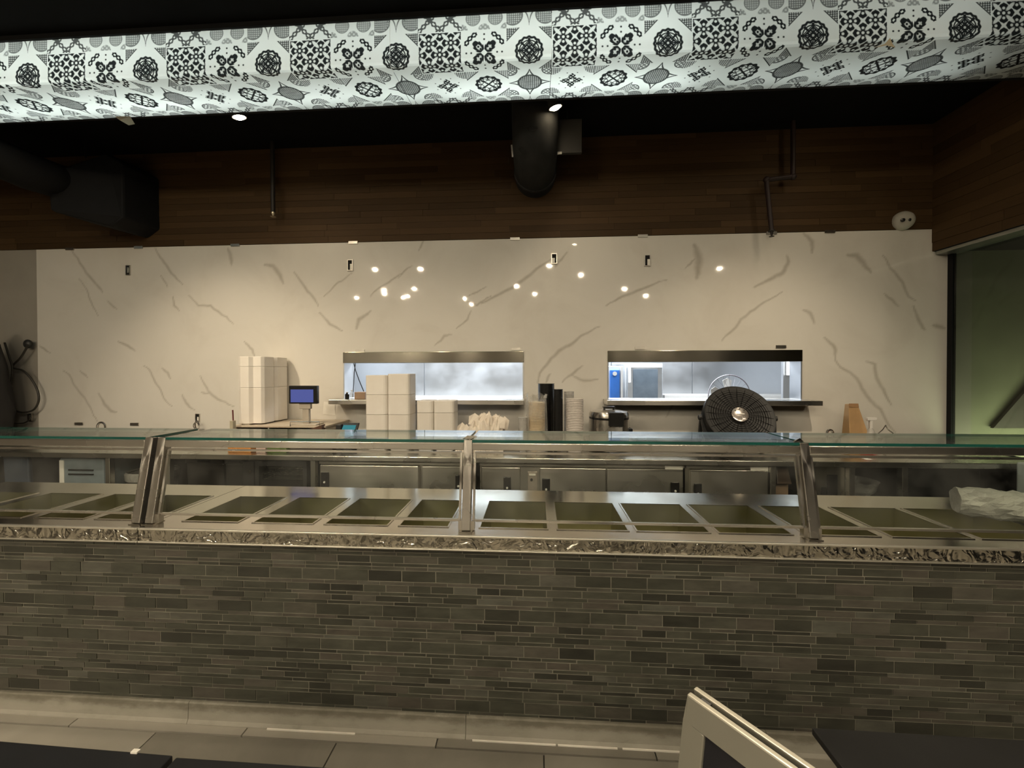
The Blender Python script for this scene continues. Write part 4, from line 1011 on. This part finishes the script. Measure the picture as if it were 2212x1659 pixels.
tag(obj('shelf_board', MB().box(bx(1848), bx(2160), BY+.08, BB-.08, bz(1074)-.02, bz(1074)-.001), M['black']), 'black shelf board below the right end of the back counter, carrying the bowl', 'shelf')
xa, xb = bx(1962), bx(2150); t = thing('black_crate', 'large black crate at the far right under the back counter', 'crate', ((xa+xb)/2, BY+.3, bz(1074)))
obj('shell', MB().box(xa, xb, BY+.15, BY+.6, bz(1074), bz(1008)), plain('crate_black_b', (.010,.010,.010), .4), t, .01)
xa = bx(2166); t = thing('side_appliance', 'pale blue grey appliance at the right edge behind the counter', 'appliance', (xa+.2, 2.9, 0))
obj('body', MB().box(xa-.02, xa+.7, 2.72, 3.22, .1, .93), plain('pale_appliance', (.30,.34,.33), .4), t, .015)
obj('drawer', MB().box(xa, xa+.68, 2.70, 2.722, .52, .70), M['steel'], t, .006); obj('foot', MB().box(xa, xa+.68, 2.76, 3.2, 0, .1), M['black'], t)

# ------------------------------------------------------------------ things on the back counter
def cx_at(u, Y): return atY(u, 900, Y).x
def cz_at(v, Y, u=1106): return atY(u, v, Y).z
def rounded(x0, x1, y0, y1, r, notch=None):
    pts = []
    for cx, cy, a0 in ((x1-r,y0+r,-PI/2),(x1-r,y1-r,0),(x0+r,y1-r,PI/2),(x0+r,y0+r,PI)):
        for k in range(4): a = a0 + PI/2*k/3; pts.append((cx + r*math.cos(a), cy + r*math.sin(a)))
    return pts
def sleeve(lab, x0, x1, y0, y1, z0, z1, group, taper=1.0):
    t = thing('foam_container_sleeve', lab, 'foam boxes', ((x0+x1)/2, (y0+y1)/2, z0), group)
    g = .002
    if taper < 1:
        obj('stack', MB().prism(rounded(x0+g, x1-g, y0, y1, .03), z0, z0+.08, taper=taper).prism(rounded(x0+g, x1-g, y0, y1, .03), z0+.08, z1-.0015), M['foam_sleeve'], t)
    else:
        obj('stack', MB().prism(rounded(x0+g, x1-g, y0, y1, .03), z0, z1-.0015), M['foam_sleeve'], t, .003)
    return t
YM = 3.44
x0, xm, x1 = cx_at(788, YM), cx_at(836, YM), cx_at(885, YM)
zs = [BZ+.001, cz_at(897, YM), cz_at(853, YM), cz_at(810, YM)]
pos = ['bottom', 'middle', 'top']
for ci, (a, c_) in enumerate(((x0, xm), (xm, x1))):
    for k in range(3):
        sleeve(f'white foam sleeve in the tall stack before the window, {pos[k]} of its {"left" if ci == 0 else "right"} column', a, c_, YM, YM+.21, zs[k], zs[k+1] + (.012 if k == 2 and ci == 1 else 0), 'foam containers in the tall stack', .80 if k == 0 else 1.0)
x0, xm, x1 = cx_at(897, YM), cx_at(934, YM), cx_at(980, YM)
zs = [BZ+.001, cz_at(893, YM), cz_at(867, YM)]
for ci, (a, c_) in enumerate(((x0, xm), (xm, x1))):
    for k in range(2):
        sleeve(f'cream foam sleeve in the low stack right of the tall one, {"lower" if k == 0 else "upper"} {"left" if ci == 0 else "right"}', a, c_, YM+.02, YM+.22, zs[k], zs[k+1], 'foam containers in the low stack', .80 if k == 0 else 1.0)
# riser box with the left foam stack and the till
YR = 3.62; ZR = cz_at(922, YR)
rs = thing('riser_shelf', 'low beige riser shelf carrying the till display and the left foam stack', 'shelf', (cx_at(600, YR), YR, BZ))
M['beige'] = plain('beige_laminate', (.50,.43,.34), .5, 0, .06)
xa, xb = cx_at(504, YR), cx_at(706, YR)
obj('board', MB().box(xa, xb, YR-.02, BB-.02, ZR-.02, ZR), M['beige'], rs, .003)
for x in (xa+.01, xb-.03): obj('side', MB().box(x, x+.02, YR, BB-.03, BZ, ZR-.02), M['beige'], rs)
x0, x1 = cx_at(508, YR), cx_at(563, YR); zs = [ZR+.012, cz_at(838, YR), cz_at(790, YR), cz_at(767, YR)]
for k in range(3):
    t = thing('foam_container_sleeve', f'white foam container sleeve in the left stack beside the till, {pos[k]} one', 'foam boxes', ((x0+x1)/2, YR+.2, zs[k]), 'foam containers in the left stack')
    w = x1 - x0; y0, y1 = YR, BB-.03; ym = (y0+y1)/2
    poly = [(x0,y0+.05),(x0+.03,y0+.03),(x0+.055,y0),(x0+.14,y0),(x0+.165,y0+.03),(x1-.02,y0+.035),(x1,y0+.06),(x1,ym-.03),(x1-.03,ym),(x1,ym+.03),(x1,y1-.04),(x1-.03,y1),(x0+.03,y1),(x0,y1-.04)]
    obj('stack', MB().prism(poly, zs[k], zs[k+1]-.0015), M['foam_sleeve'], t, .003)
    if k == 0: obj('foot', MB().box(x0+.06, x0+.13, y0+.02, y0+.3, ZR, ZR+.012), M['foam'], t)
# pencil block
p = atY(503, 915, YR-.08)
t = thing('pencil_holder', 'small tan block holding a red pencil beside the left foam stack', 'holder', (p.x, YR-.08, ZR-.02))
obj('block', MB().box(p.x-.016, p.x+.016, YR-.1, YR-.06, BZ, cz_at(912, YR-.08)), M['tape'], t, .003)
obj('pencil', MB().tube([(p.x+.004, YR-.08, cz_at(914, YR-.08)), (p.x+.0, YR-.08, cz_at(888, YR-.08))], .006, 8), plain('dark_red', (.12,.02,.02), .4), t)
# till display
YT = 3.66; M['screen_blue'] = emit('lit_screen_blue', (.10,.12,.36), .9)
p = atY(656, 853, YT); t = thing('till_display', 'black customer display with a lit blue screen on a pale stand', 'display', (p.x, YT, ZR))
x0, x1, z0, z1 = cx_at(626, YT), cx_at(687, YT), cz_at(873.5, YT), cz_at(833, YT)
bz_ = obj('bezel', MB().box(x0, x1, YT-.015, YT+.025, z0, z1), M['black_gloss'], t, .006)
obj('screen', MB().box(cx_at(630.5,YT), cx_at(679,YT), YT-.0175, YT-.014, cz_at(870,YT), cz_at(841.5,YT)), M['screen_blue'], bz_)
M['pale_metal'] = plain('pale_metal', (.52,.46,.38), .4, .3)
obj('stand', MB().box(cx_at(653,YT), cx_at(667,YT), YT+.0, YT+.035, ZR, z0+.02), M['pale_metal'], t, .004)
obj('neck', MB().box(cx_at(647,YT), cx_at(671,YT), YT-.005, YT+.03, z0-.05, z0), M['pale_metal'], t, .004)
obj('foot', MB().box(cx_at(632,YT), cx_at(688,YT), YT-.05, YT+.1, ZR, ZR+.012), M['pale_metal'], t, .004)
obj('wire_rest', MB().tube([atY(627,921,YT-.06), atY(627,911,YT-.06), atY(690,911,YT-.06), atY(690,921,YT-.06)], .004, 6), M['chrome'], t)
M['umber2'] = plain('dark_wood_tray', (.10,.05,.03), .5)
p = atY(690, 926, 3.6); tag(obj('wooden_wedge', MB().add([(p.x-.09,3.56,ZR-.035),(p.x+.045,3.56,ZR-.035),(p.x+.045,3.62,ZR-.035),(p.x-.09,3.62,ZR-.035),(p.x+.045,3.56,ZR+.015),(p.x+.045,3.62,ZR+.015),(p.x-.01,3.56,ZR-.005),(p.x-.01,3.62,ZR-.005)], [(0,1,4,6),(3,7,5,2),(0,6,7,3),(6,4,5,7),(1,2,5,4),(0,3,2,1)]), M['umber2']), 'dark wooden wedge at the front of the riser below the till display', 'wedge')
# note on the wall
p0, p1 = atY(697, 897, WY-.004), atY(724, 869, WY-.004)
tag(obj('paper_note', MB().add([(p0.x,WY-.003,p0.z+.01),(p1.x,WY-.003,p0.z),(p1.x-.004,WY-.005,p1.z-.003),(p0.x+.014,WY-.003,p1.z+.008),(p0.x,WY-.0022,p0.z+.01),(p1.x,WY-.0022,p0.z),(p1.x-.004,WY-.0042,p1.z-.003),(p0.x+.014,WY-.0022,p1.z+.008)], [(0,1,2,3),(7,6,5,4),(0,4,5,1),(1,5,6,2),(2,6,7,3),(3,7,4,0)]), M['paper']), 'blank white paper note stuck on the marble under the left shelf', 'note')
# payment tablet
YP = 3.40; p = atY(749, 925, YP); M['screen_teal'] = emit('lit_screen_teal', (.07,.30,.33), .75)
t = thing('till_tablet', 'small black till tablet with a lit teal screen left of the tall foam stack', 'tablet', (p.x, YP, BZ))
x0, x1 = cx_at(733, YP), cx_at(772, YP); zt, zb = cz_at(918, YP), cz_at(918, YP)-.12
tb = obj('tablet_body', MB().add([(x0,YP-.05,zb),(x1,YP-.05,zb),(x1-.012,YP+.05,zt),(x0+.012,YP+.05,zt),(x0,YP-.025,zb),(x1,YP-.025,zb),(x1-.012,YP+.075,zt),(x0+.012,YP+.075,zt)], [(0,1,2,3),(7,6,5,4),(0,4,5,1),(1,5,6,2),(2,6,7,3),(3,7,4,0)]), M['black_gloss'], t, .003)
def tp(s, k, e=.0025): # point on the tablet face
    a = Vector((x0 + (x1-x0)*s, YP-.05, zb)).lerp(Vector((x0+.012 + (x1-x0-.024)*s, YP+.05, zt)), k); return a + Vector((0,-.76,.64))*e
obj('screen', MB().add([tp(.08,.1), tp(.88,.1), tp(.88,.86), tp(.08,.86)], [(0,1,2,3)]), M['screen_teal'], tb)
obj('stand', MB().box((x0+x1)/2-.04, (x0+x1)/2+.04, YP-.02, YP+.08, BZ, zb+.02), M['black_soft'], t, .004)
obj('card_reader', MB().box(cx_at(725,YP), cx_at(736,YP), YP-.0, YP+.06, BZ, cz_at(920,YP)), M['black_soft'], t, .005)
# crumpled bag of napkins
def crumple(name, lab, cat, c, rx, ry, rz, mt, seed, n=26, k=14, amp=.35, parts=None):
    rg = random.Random(seed); b = MB(); vs = []; fs = []
    sp = [(rg.uniform(1,6), rg.uniform(1,6), rg.uniform(0,6)) for _ in range(6)]
    for i in range(k+1):
        tt = PI*.5*i/k
        for j in range(n):
            w = 2*PI*j/n; f = 1 + amp*sum(math.sin(a*w*1.0 // 1 * 0 + round(a)*w + e + round(b_)*tt*2) for a, b_, e in sp)/6 + rg.uniform(-amp, amp)*.35
            vs.append((c[0]+rx*f*math.sin(tt)*math.cos(w), c[1]+ry*f*math.sin(tt)*math.sin(w), c[2]+rz*f*math.cos(tt)*(1 + .12*math.cos(w*2+e))))
    for i in range(k):
        for j in range(n): fs.append((i*n+j, (i+1)*n+j, (i+1)*n+(j+1)%n, i*n+(j+1)%n))
    fs.append(tuple(range(k*n, (k+1)*n)))
    return tag(obj(name, b.add(vs, fs), mt), lab, cat)
YN = 3.45; p = atY(1042, 930, YN)
t = thing('napkin_bag', 'open crumpled bag of cream paper napkins right of the low foam stack', 'napkins', (p.x, YN, BZ))
M['napkin'] = plain('cream_napkin', (.74,.67,.58), .8, 0, .06)
rg = random.Random(4); b = MB(); n = 30; k = 10; vs = []; fs = []
xa, xb = cx_at(981, YN), cx_at(1088, YN)
for i in range(n+1):
    f = i/n; top = [0, .13,.20,.26,.28,.33,.33,.36,.32,.34,.27,.14][min(11, int(f*11))]*1.0 - .02 + rg.uniform(-.015,.015)
    for j in range(k+1):
        a = PI*j/k; hh = max(.02, top)*math.sin(a)**.7; vs.append((xa+(xb-xa)*f + rg.uniform(-.012,.012), YN + .11 - .11*math.cos(a) + rg.uniform(-.012,.012), BZ + .002 + hh*(1 + rg.uniform(-.08,.08))))
for i in range(n):
    for j in range(k): q = i*(k+1)+j; fs.append((q, q+1, q+k+2, q+k+1))
obj('heap', b.add(vs, fs), M['napkin'], t)
for k2 in range(16):
    f = [.42,.5,.58,.68,.76,.86,.93,.98,.3,.2,.1,.36,.64,.8,.9,.54][k2]; x = xa + (xb-xa)*f; zz = BZ + (.30 if f > .35 else .22) + rg.uniform(-.04,.01); w = rg.uniform(.03,.055)
    a = rg.uniform(-.6,.6); y = YN + rg.uniform(.02,.12)
    obj('napkin', MB().add([(x-w,y,zz-.06),(x+w,y-.02,zz-.06),(x+w*1.2+.02*math.sin(a),y-.01,zz+.02),(x+.01,y+.02,zz+.05+.02*a),(x-w*.9,y+.01,zz+.015)], [(0,1,2),(0,2,3),(0,3,4)]), M['napkin'], t)
# plastic cups
def cup_stack(lab, u0, u1, vtop, Y, mt, group=None, step=.018, cat='cups', name='cup_stack', lidmt=None, taperk=.9):
    x0, x1 = cx_at(u0, Y), cx_at(u1, Y); r = (x1-x0)/2; xc = (x0+x1)/2; zt = cz_at(vtop, Y)
    t = thing(name, lab, cat, (xc, Y+r, BZ), group); prof = [(r*taperk*.9, 0)]; h = zt - BZ; n = max(6, int(h/step)); prof = [(r*.82,0),(r*.84,.05)]
    z = .05
    obj('bottom_cup', MB().lathe([(r*.74,0),(r*.95,.1)], (xc, Y+r, BZ), n=24), mt, t, smooth=True)
    pr = []
    for i in range(n):
        q = .1 + (h-.1)*i/n; d = (h-.1)/n; pr += [(r*.95, q), (r*.95, q+d*.55), (r, q+d*.6), (r, q+d*.98)]
    obj('nested_rims', MB().lathe(pr, (xc, Y+r, BZ), n=28), mt, t, smooth=True)
    return t
M['cup_clear'] = hazy(); M['cream_cup'] = plain('cream_cup', (.72,.60,.42), .5, 0, .1)
M['cup_white'] = plain('frosted_cup', (.66,.61,.57), .35, 0, .05)
cup_stack('tall stack of black cups, taller of the two between the windows', 1162, 1199, 829, 3.66, M['black_gloss'])
cup_stack('lower stack of black cups in front of the taller one', 1194, 1217, 841, 3.55, M['black_gloss'])
cup_stack('tall stack of clear cups behind, right of the black cups', 1219, 1241, 846, 3.72, M['cup_clear'])
cup_stack('stack of frosted white cups between the black cups and the cooker', 1224, 1263, 862, 3.45, M['cup_white'])
t = cup_stack('stack of cream paper cups in a torn clear bag left of the black cups', 1141, 1178, 870, 3.42, M['cream_cup'])
x0, x1 = cx_at(1136, 3.4), cx_at(1182, 3.4); rg = random.Random(9); vs = []; fs = []; n = 20
for i, (zz, rr) in enumerate(((BZ+.0,1.05),(BZ+.2,1.06),(cz_at(872,3.42),1.05),(cz_at(862,3.42),.9),(cz_at(856,3.42),1.1))):
    for j in range(n):
        a = 2*PI*j/n; r = (x1-x0)/2*rr*(1 + rg.uniform(-.05,.05)*(1 + i)); vs.append(((x0+x1)/2 + r*math.cos(a), 3.42+.075 + r*math.sin(a), zz + (rg.uniform(-.02,.03) if i > 2 else 0)))
for i in range(4):
    for j in range(n): fs.append((i*n+j, i*n+(j+1)%n, (i+1)*n+(j+1)%n, (i+1)*n+j))
obj('torn_bag', MB().add(vs, fs), M['clear_plastic'], t)
t = cup_stack('short bagged stack of small cups right of the napkin bag', 1119, 1139, 903, 3.40, M['cup_clear'])
# rice cooker
YC = 3.47; x0, x1 = cx_at(1279, YC), cx_at(1368, YC); r = (x1-x0)/2; xc = (x0+x1)/2; yc = YC + r
zt = cz_at(889, YC); t = thing('rice_cooker', 'steel rice cooker with black latch and lid handle', 'cooker', (xc, yc, BZ))
h = zt - BZ
obj('body', MB().lathe([(r*.94,.015),(r,.03),(r,h-.075)], (xc,yc,BZ), n=40), M['steel_dark'], t, smooth=True)
obj('band', MB().lathe([(r*1.01,h-.078),(r*1.01,h-.06)], (xc,yc,BZ), n=40), M['black_gloss'], t, smooth=True)
obj('lid', MB().lathe([(r,h-.06),(r*1.0,h-.035),(r*.93,h-.012),(r*.5,h),(.002,h+.002)], (xc,yc,BZ), n=40), M['steel'], t, smooth=True)
obj('lid_handle', MB().box(xc-.055, xc+.055, yc-.03, yc+.03, zt+.018, zt+.032).box(xc-.05, xc-.035, yc-.015, yc+.015, zt-.004, zt+.02).box(xc+.035, xc+.05, yc-.015, yc+.015, zt-.004, zt+.02), M['black_gloss'], t, .004)
la = obj('latch', MB().box(cx_at(1314,YC), cx_at(1346,YC), yc-r-.03, yc-r*.6, cz_at(919,YC), cz_at(890,YC)), M['black_gloss'], t, .006)
obj('drip_cup', MB().box(cx_at(1316,YC), cx_at(1344,YC), yc-r-.022, yc-r+.01, cz_at(936,YC), cz_at(920,YC)), M['clear_plastic'], t, .004)
obj('side_grip', MB().box(xc+r*.96, xc+r+.028, yc-.05, yc+.05, cz_at(938,YC), cz_at(929,YC)), M['black_gloss'], t, .005)
for a in range(3): obj('foot', MB().lathe([(.016,0),(.016,.018)], (xc+r*.7*math.cos(a*2.1+.3), yc+r*.7*math.sin(a*2.1+.3), BZ), n=10), M['black_soft'], t)
# drum fan
YF = 3.62; fc = atY(1592, 903, YF); R_ = .285; nrm = Vector((-.10, -.86, .50)).normalized()
t = thing('drum_fan', 'round black drum fan tilted upwards on the back counter', 'fan', (fc.x, YF, BZ))
e1 = nrm.cross(Vector((0,0,1))).normalized(); e2 = e1.cross(nrm)
if e2.z < 0: e2 = -e2
def fp(r, a, h=0): return fc + (e1*math.cos(a) + e2*math.sin(a))*r + nrm*h
obj('drum', MB().lathe([(R_-.01,.06),(R_+.004,.065),(R_+.008,.0),(R_-.005,-.09),(R_-.05,-.13),(R_-.06,-.125),(R_-.02,-.085),(R_-.012,.0)], fc, nrm, 48), plain('satin_black_drum', (.010,.010,.010), .5, 0, .2, spec=.3), t, smooth=True)
g = MB()
for k in range(11): rr = .075 + (R_-.09)*k/10; g.tube([fp(rr, 2*PI*j/44, .075 - .02*(k/10)**2) for j in range(44)], .0022, 5, closed=True)
for k in range(24):
    a = 2*PI*k/24; g.tube([fp(.06, a, .077), fp(.16, a+.05, .073), fp(R_-.004, a+.1, .058)], .0020, 5)
M['grille'] = plain('black_grille', (.007,.0065,.006), .75, .0, spec=.1)
o = obj('grille', g, M['grille'], t)
obj('rear_guard', MB().lathe([(R_-.055,-.128),(.002,-.135)], fc, nrm, 32), M['black'], t)
for k in range(3):
    a0 = 2*PI*k/3; pr = [(.05,-.3),(.15,-.55),(.235,-.4),(.25,0),(.22,.35),(.12,.4),(.05,.3)]
    vs = [fp(r, a0+w, -.01 - .05*w) for r, w in pr]
    obj('blade', MB().add(vs + [v - nrm*.005 for v in vs], [tuple(range(7)), tuple(range(13,6,-1))] + [(i,(i+1)%7,7+(i+1)%7,7+i) for i in range(7)]), M['black'], t)
M['badge'] = plain('silver_badge', (.55,.50,.46), .2, .8)
hb = obj('hub', MB().lathe([(.06,-.06),(.07,.07),(.068,.082),(.05,.088),(.002,.09)], fc, nrm, 28), M['badge'], t, smooth=True)
obj('badge_bar', MB().bar(fp(.032, PI, .092), fp(.032, 0, .092), .008, .004, nrm), M['paper'], hb)
for a in (.25*PI, .5*PI, .75*PI): obj('screw', MB().lathe([(.006,.088),(.006,.093)], fp(.05, a), nrm, 8), M['chrome'], hb)
for s in (-1, 1):
    q = fc + e1*s*(R_+.02); 
    obj('stand_leg', MB().bar((q.x + s*.04, q.y - .07, BZ+.016), (q.x + s*.008, q.y, q.z + .02), .035, .02, (0,1,0)).bar((q.x + s*.04, q.y + .14, BZ+.016), (q.x + s*.008, q.y, q.z + .02), .03, .02, (0,1,0)), M['black_soft'], t)
    obj('pivot_knob', MB().lathe([(.022,-.012),(.022,.02),(.012,.024)], q, e1*s, 14), M['black_soft'], t, smooth=True)
# sinks' taps, kraft roll, spray bottle
def tap(lab, u, v, Y, r, flip=1):
    x = cx_at(u, Y); zt = cz_at(v, Y); t = thing('faucet', lab, 'faucet', (x, Y, BZ))
    pts = [(x-r*flip, Y, BZ), (x-r*flip, Y, zt-r)] + [(x - flip*r*math.cos(a*PI/8), Y, zt - r + r*math.sin(a*PI/8)) for a in range(1, 9)] + [(x+r*flip, Y, zt-r-.04)]
    obj('spout', MB().tube(pts, .011, 10), M['chrome'], t, smooth=True)
    obj('base', MB().lathe([(.028,0),(.028,.012),(.016,.02)], (x-r*flip, Y, BZ), n=16), M['chrome'], t, smooth=True)
    obj('lever', MB().box(x-r*flip-.006, x-r*flip+.006, Y-.07, Y-.01, BZ+.05, BZ+.062), M['chrome'], t)
tap('chrome gooseneck faucet behind the left glass top', 219, 918, 3.85, .045)
tap('small chrome gooseneck faucet left of the brown paper bag', 1793, 924, 3.85, .026)
p = atY(424, 918, 4.02); t = thing('metal_hanger', 'chrome wire loops hanging below the low outlet box', 'hanger', p)
obj('loop', MB().tube([p + Vector((.022*math.cos(a*PI/8)+.01, 0, .045*math.sin(a*PI/8))) for a in range(16)], .006, 6, closed=True), M['chrome'], t)
obj('loop', MB().tube([p + Vector((.03*math.cos(a*PI/8)-.012, .012, .036*math.sin(a*PI/8)-.01)) for a in range(16)], .006, 6, closed=True), M['chrome'], t)
YK = 3.78; M['kraft'] = plain('kraft_paper', (.42,.26,.12), .7, 0, .12, 5, .3, 18)
x0, x1 = cx_at(1838, YK), cx_at(1873, YK); t = thing('paper_bag', 'brown kraft paper bag standing by the spray bottle', 'bag', ((x0+x1)/2, YK, BZ)); zt = cz_at(871, YK)
xl, xr = cx_at(1839, YK), cx_at(1859, YK)
obj('bag', MB().add([(x0-.004,YK,BZ),(x1-.004,YK,BZ),(x1+.006,YK,BZ+.17),(xr,YK+.03,zt),(xl,YK+.03,zt),(x0-.004,YK+.12,BZ),(x1-.004,YK+.12,BZ),(x1+.006,YK+.12,BZ+.17),(xr,YK+.08,zt-.005),(xl,YK+.08,zt-.005)], [(0,1,2,3,4),(9,8,7,6,5),(0,5,6,1),(1,6,7,2),(2,7,8,3),(3,8,9,4),(4,9,5,0)]), M['kraft'], t, .006)
obj('fold', MB().add([(xl-.002,YK+.024,zt-.03),(xr+.004,YK+.024,zt-.03),(xr+.002,YK+.028,zt+.004),(xl,YK+.028,zt+.004)], [(0,1,2,3)]), plain('kraft_dark', (.30,.17,.08), .7), t)
x = cx_at(1881, YK); zt = cz_at(898, YK); t = thing('spray_bottle', 'white trigger spray bottle right of the brown paper bag', 'bottle', (x, YK, BZ))
obj('bottle', MB().lathe([(.038,0),(.04,.02),(.04,.13),(.025,.18),(.014,.2)], (x, YK, BZ), n=20), M['cup_clear'], t, smooth=True)
obj('trigger', MB().box(x-.035, x+.045, YK-.014, YK+.014, zt-.028, zt).box(x-.012, x+.012, YK-.012, YK+.012, BZ+.19, zt-.02).add([(x-.03,YK,zt-.028),(x-.018,YK,zt-.028),(x-.028,YK,zt-.07),(x-.034,YK,zt-.07)],[(0,1,2,3)]), M['white_plastic'], t, .004)
p = cx_at(1872, 3.7); tag(obj('red_cloth', MB().sphere((p, 3.70, BZ+.03), .05, .04, .05, 12, 8).sphere((p+.05, 3.71, BZ+.02), .04, .035, .05, 12, 8), plain('red_cloth', (.42,.09,.07), .8, 0, .2, 10, .5, 30), smooth=True), 'small crumpled red cloth in front of the spray bottle', 'cloth')
YH = 3.8; t = thing('wire_caddy', 'small chrome wire caddy at the right end of the back counter', 'caddy', atY(1912, 935, YH))
obj('hoop', MB().tube([atY(1913, 918, YH), atY(1906, 928, YH), atY(1897, 936, YH), atY(1894, 942, YH)], .006, 6).tube([atY(1913, 918, YH), atY(1918, 928, YH), atY(1929, 936, YH), atY(1932, 942, YH)], .006, 6), M['chrome'], t)
q = atY(1912, 940, YH); obj('dish', MB().lathe([(.03,0),(.06,.02),(.055,.022)], (q.x, YH, q.z-.02), n=18), M['chrome'], t, smooth=True)
obj('pillar', MB().tube([(q.x, YH, BZ), (q.x, YH, q.z-.018)], .008, 8), M['chrome'], t)
# low things visible between the rail and the pane frames
YL = 3.36
def low_box(nm, lab, cat, u0, u1, vt, mt, dy=.1):
    x0, x1 = cx_at(u0, YL), cx_at(u1, YL); return tag(obj(nm, MB().box(x0, x1, YL, YL+dy, BZ+.0005, cz_at(vt, YL)), mt, None, .004), lab, cat)
low_box('orange_box', 'orange box at the front of the back counter below the left foam stack', 'box', 491, 541, 958, plain('orange_card', (.62,.26,.06), .5))
low_box('pink_packet', 'pale pink packet right of the orange box', 'packet', 552, 573, 960, plain('pale_pink', (.60,.45,.40), .6))
low_box('green_packet', 'dark green packet right of the pink packet', 'packet', 576, 618, 962, plain('leaf_green', (.08,.13,.025), .6))
low_box('dark_tray', 'low dark tray at the front of the counter below the till tablet', 'tray', 626, 718, 967, plain('dark_tray', (.05,.04,.032), .4), .18)
low_box('white_saucer_box', 'small white carton near the right end of the counter front', 'box', 1872, 1888, 990, M['paper'])

# ------------------------------------------------------------------ foreground
M['table_black'] = plain('black_table_laminate', (.007,.007,.009), .5, 0, .2)
M['table_dark'] = plain('charcoal_table_laminate', (.017,.0165,.0165), .6, 0, .15)
def table(lab, p, w, d, ang, mt):
    t = thing('dining_table', lab, 'table', (p.x, p.y, 0)); r = Matrix.Rotation(ang, 3, 'Z')
    def loc(x, y, zz): q = r @ Vector((x, y, 0)); return (p.x+q.x, p.y+q.y, zz)
    # p = far corner, x runs along w, y runs back to the viewer
    vs = [loc(x, y, zz) for zz in (.722, .74) for x, y in ((0,0),(w,0),(w,-d),(0,-d))]
    obj('tabletop', MB().add(vs, [(0,1,2,3),(7,6,5,4),(0,4,5,1),(1,5,6,2),(2,6,7,3),(3,7,4,0)]), mt, t, .003)
    c = loc(w/2, -d/2, 0); obj('column', MB().tube([(c[0],c[1],.02),(c[0],c[1],.722)], .035, 14), M['black_soft'], t, smooth=True)
    obj('foot', MB().box(c[0]-.25, c[0]+.25, c[1]-.03, c[1]+.03, 0, .025).box(c[0]-.03, c[0]+.03, c[1]-.25, c[1]+.25, 0, .025), M['black_soft'], t)
    return t
c1 = atZ(374, 1631, .74); t0 = atZ(0, 1600, .74); a1 = math.atan2(c1.y-t0.y, c1.x-t0.x)
w = .92; p = c1 - Vector((math.cos(a1)*w, math.sin(a1)*w, 0))
table('black dining table at the bottom left corner', p, w, .66, a1, M['table_black'])
c2 = atZ(381, 1635, .74); c2b = atZ(740, 1659, .74)
table('black dining table next to the bottom left one, across a narrow gap', c2, .72, .62, math.atan2(c2b.y-c2.y, c2b.x-c2.x), M['table_black'])
c3 = atZ(1753, 1571, .74); table('charcoal dining table at the bottom right behind the framed sign', c3, .80, .62, math.radians(-.5), M['table_dark'])
q = atZ(293, 1624, .7405); tag(obj('paper_scrap', MB().box(q.x-.008, q.x+.008, q.y-.005, q.y+.004, .7402, .744), M['paper']), 'tiny white scrap on the far edge of the bottom left table', 'scrap')
# A-frame sign
ZS = .95; A0, A1 = atZ(1484, 1499, ZS), atZ(1708, 1659, ZS); B0, B1 = atZ(1507, 1483, ZS), atZ(1776, 1659, ZS)
dx = (A1 - A0).normalized(); nb = Vector((-dx.y, dx.x, 0))
if nb.dot(B0 - A0) < 0: nb = -nb
gap = abs((B0 - A0).dot(nb)); LW = .36
sg = thing('folding_sign', 'silver framed folding sign board at the bottom, its top corner showing', 'sign', (A0.x, A0.y, 0))
M['sign_metal'] = plain('champagne_aluminium', (.22,.21,.175), .4, .3, .05)
M['sign_panel'] = plain('dark_sign_panel', (.012,.012,.016), .25, 0, .2)
def frame(side):
    o0 = Vector((A0.x, A0.y, 0)) + nb*(.0 if side < 0 else gap); tilt = .20*side
    dn = (Vector((0,0,-1)) + nb*tilt).normalized(); out = nb*side
    top = o0 + Vector((0,0,ZS)); L = (ZS-.003)/abs(dn.z); bw = .052; th = .013
    f = bpy.data.objects.new('frame', None); 
    mb = MB()
    def quadbar(p, q, u, wv):      # rectangular bar from p to q, width along u, thickness along wv
        vs = [p, p+u, p+u+wv, p+wv, q, q+u, q+u+wv, q+wv]; mb.add(vs, [(0,3,2,1),(4,5,6,7),(0,1,5,4),(1,2,6,5),(2,3,7,6),(3,0,4,7)])
    wv = -out*th
    quadbar(top, top + dx*LW, dn*bw, wv)
    quadbar(top + dn*(L-bw), top + dn*(L-bw) + dx*LW, dn*bw, wv)
    quadbar(top + dn*bw, top + dn*(L-bw), dx*bw*.82, wv)
    quadbar(top + dn*bw + dx*(LW-bw*.82), top + dn*(L-bw) + dx*(LW-bw*.82), dx*bw*.82, wv)
    o = obj('frame', mb, M['sign_metal'], sg, .003)
    k = -out*(th*.55); a = top + dn*bw*.9 + dx*bw*.7 + k; bq = dn*(L-1.8*bw); cq = dx*(LW-1.4*bw)
    vs = [a, a+cq, a+cq+bq, a+bq]; vs += [v - out*.004 for v in vs]
    obj('panel', MB().add(vs, [(0,1,2,3),(7,6,5,4),(0,4,5,1),(1,5,6,2),(2,6,7,3),(3,7,4,0)]), M['sign_panel'], o)
    if side < 0:
        s = top + dn*.13 + dx*.085 + k + out*.002
        obj('poster_corner', MB().add([s, s + dx*.03 + dn*.0, s + dx*.05 + dn*.06, s + dn*.06 + dx*.008], [(0,1,2,3)]), M['paper'], o)
frame(-1); frame(1)
h0 = Vector((A0.x, A0.y, ZS-.012)) + nb*gap*.5
for k in (.03, LW-.03): obj('hinge', MB().bar(h0 + dx*k - nb*gap*.5, h0 + dx*k + nb*gap*.5, .02, .012), M['black_soft'], sg)
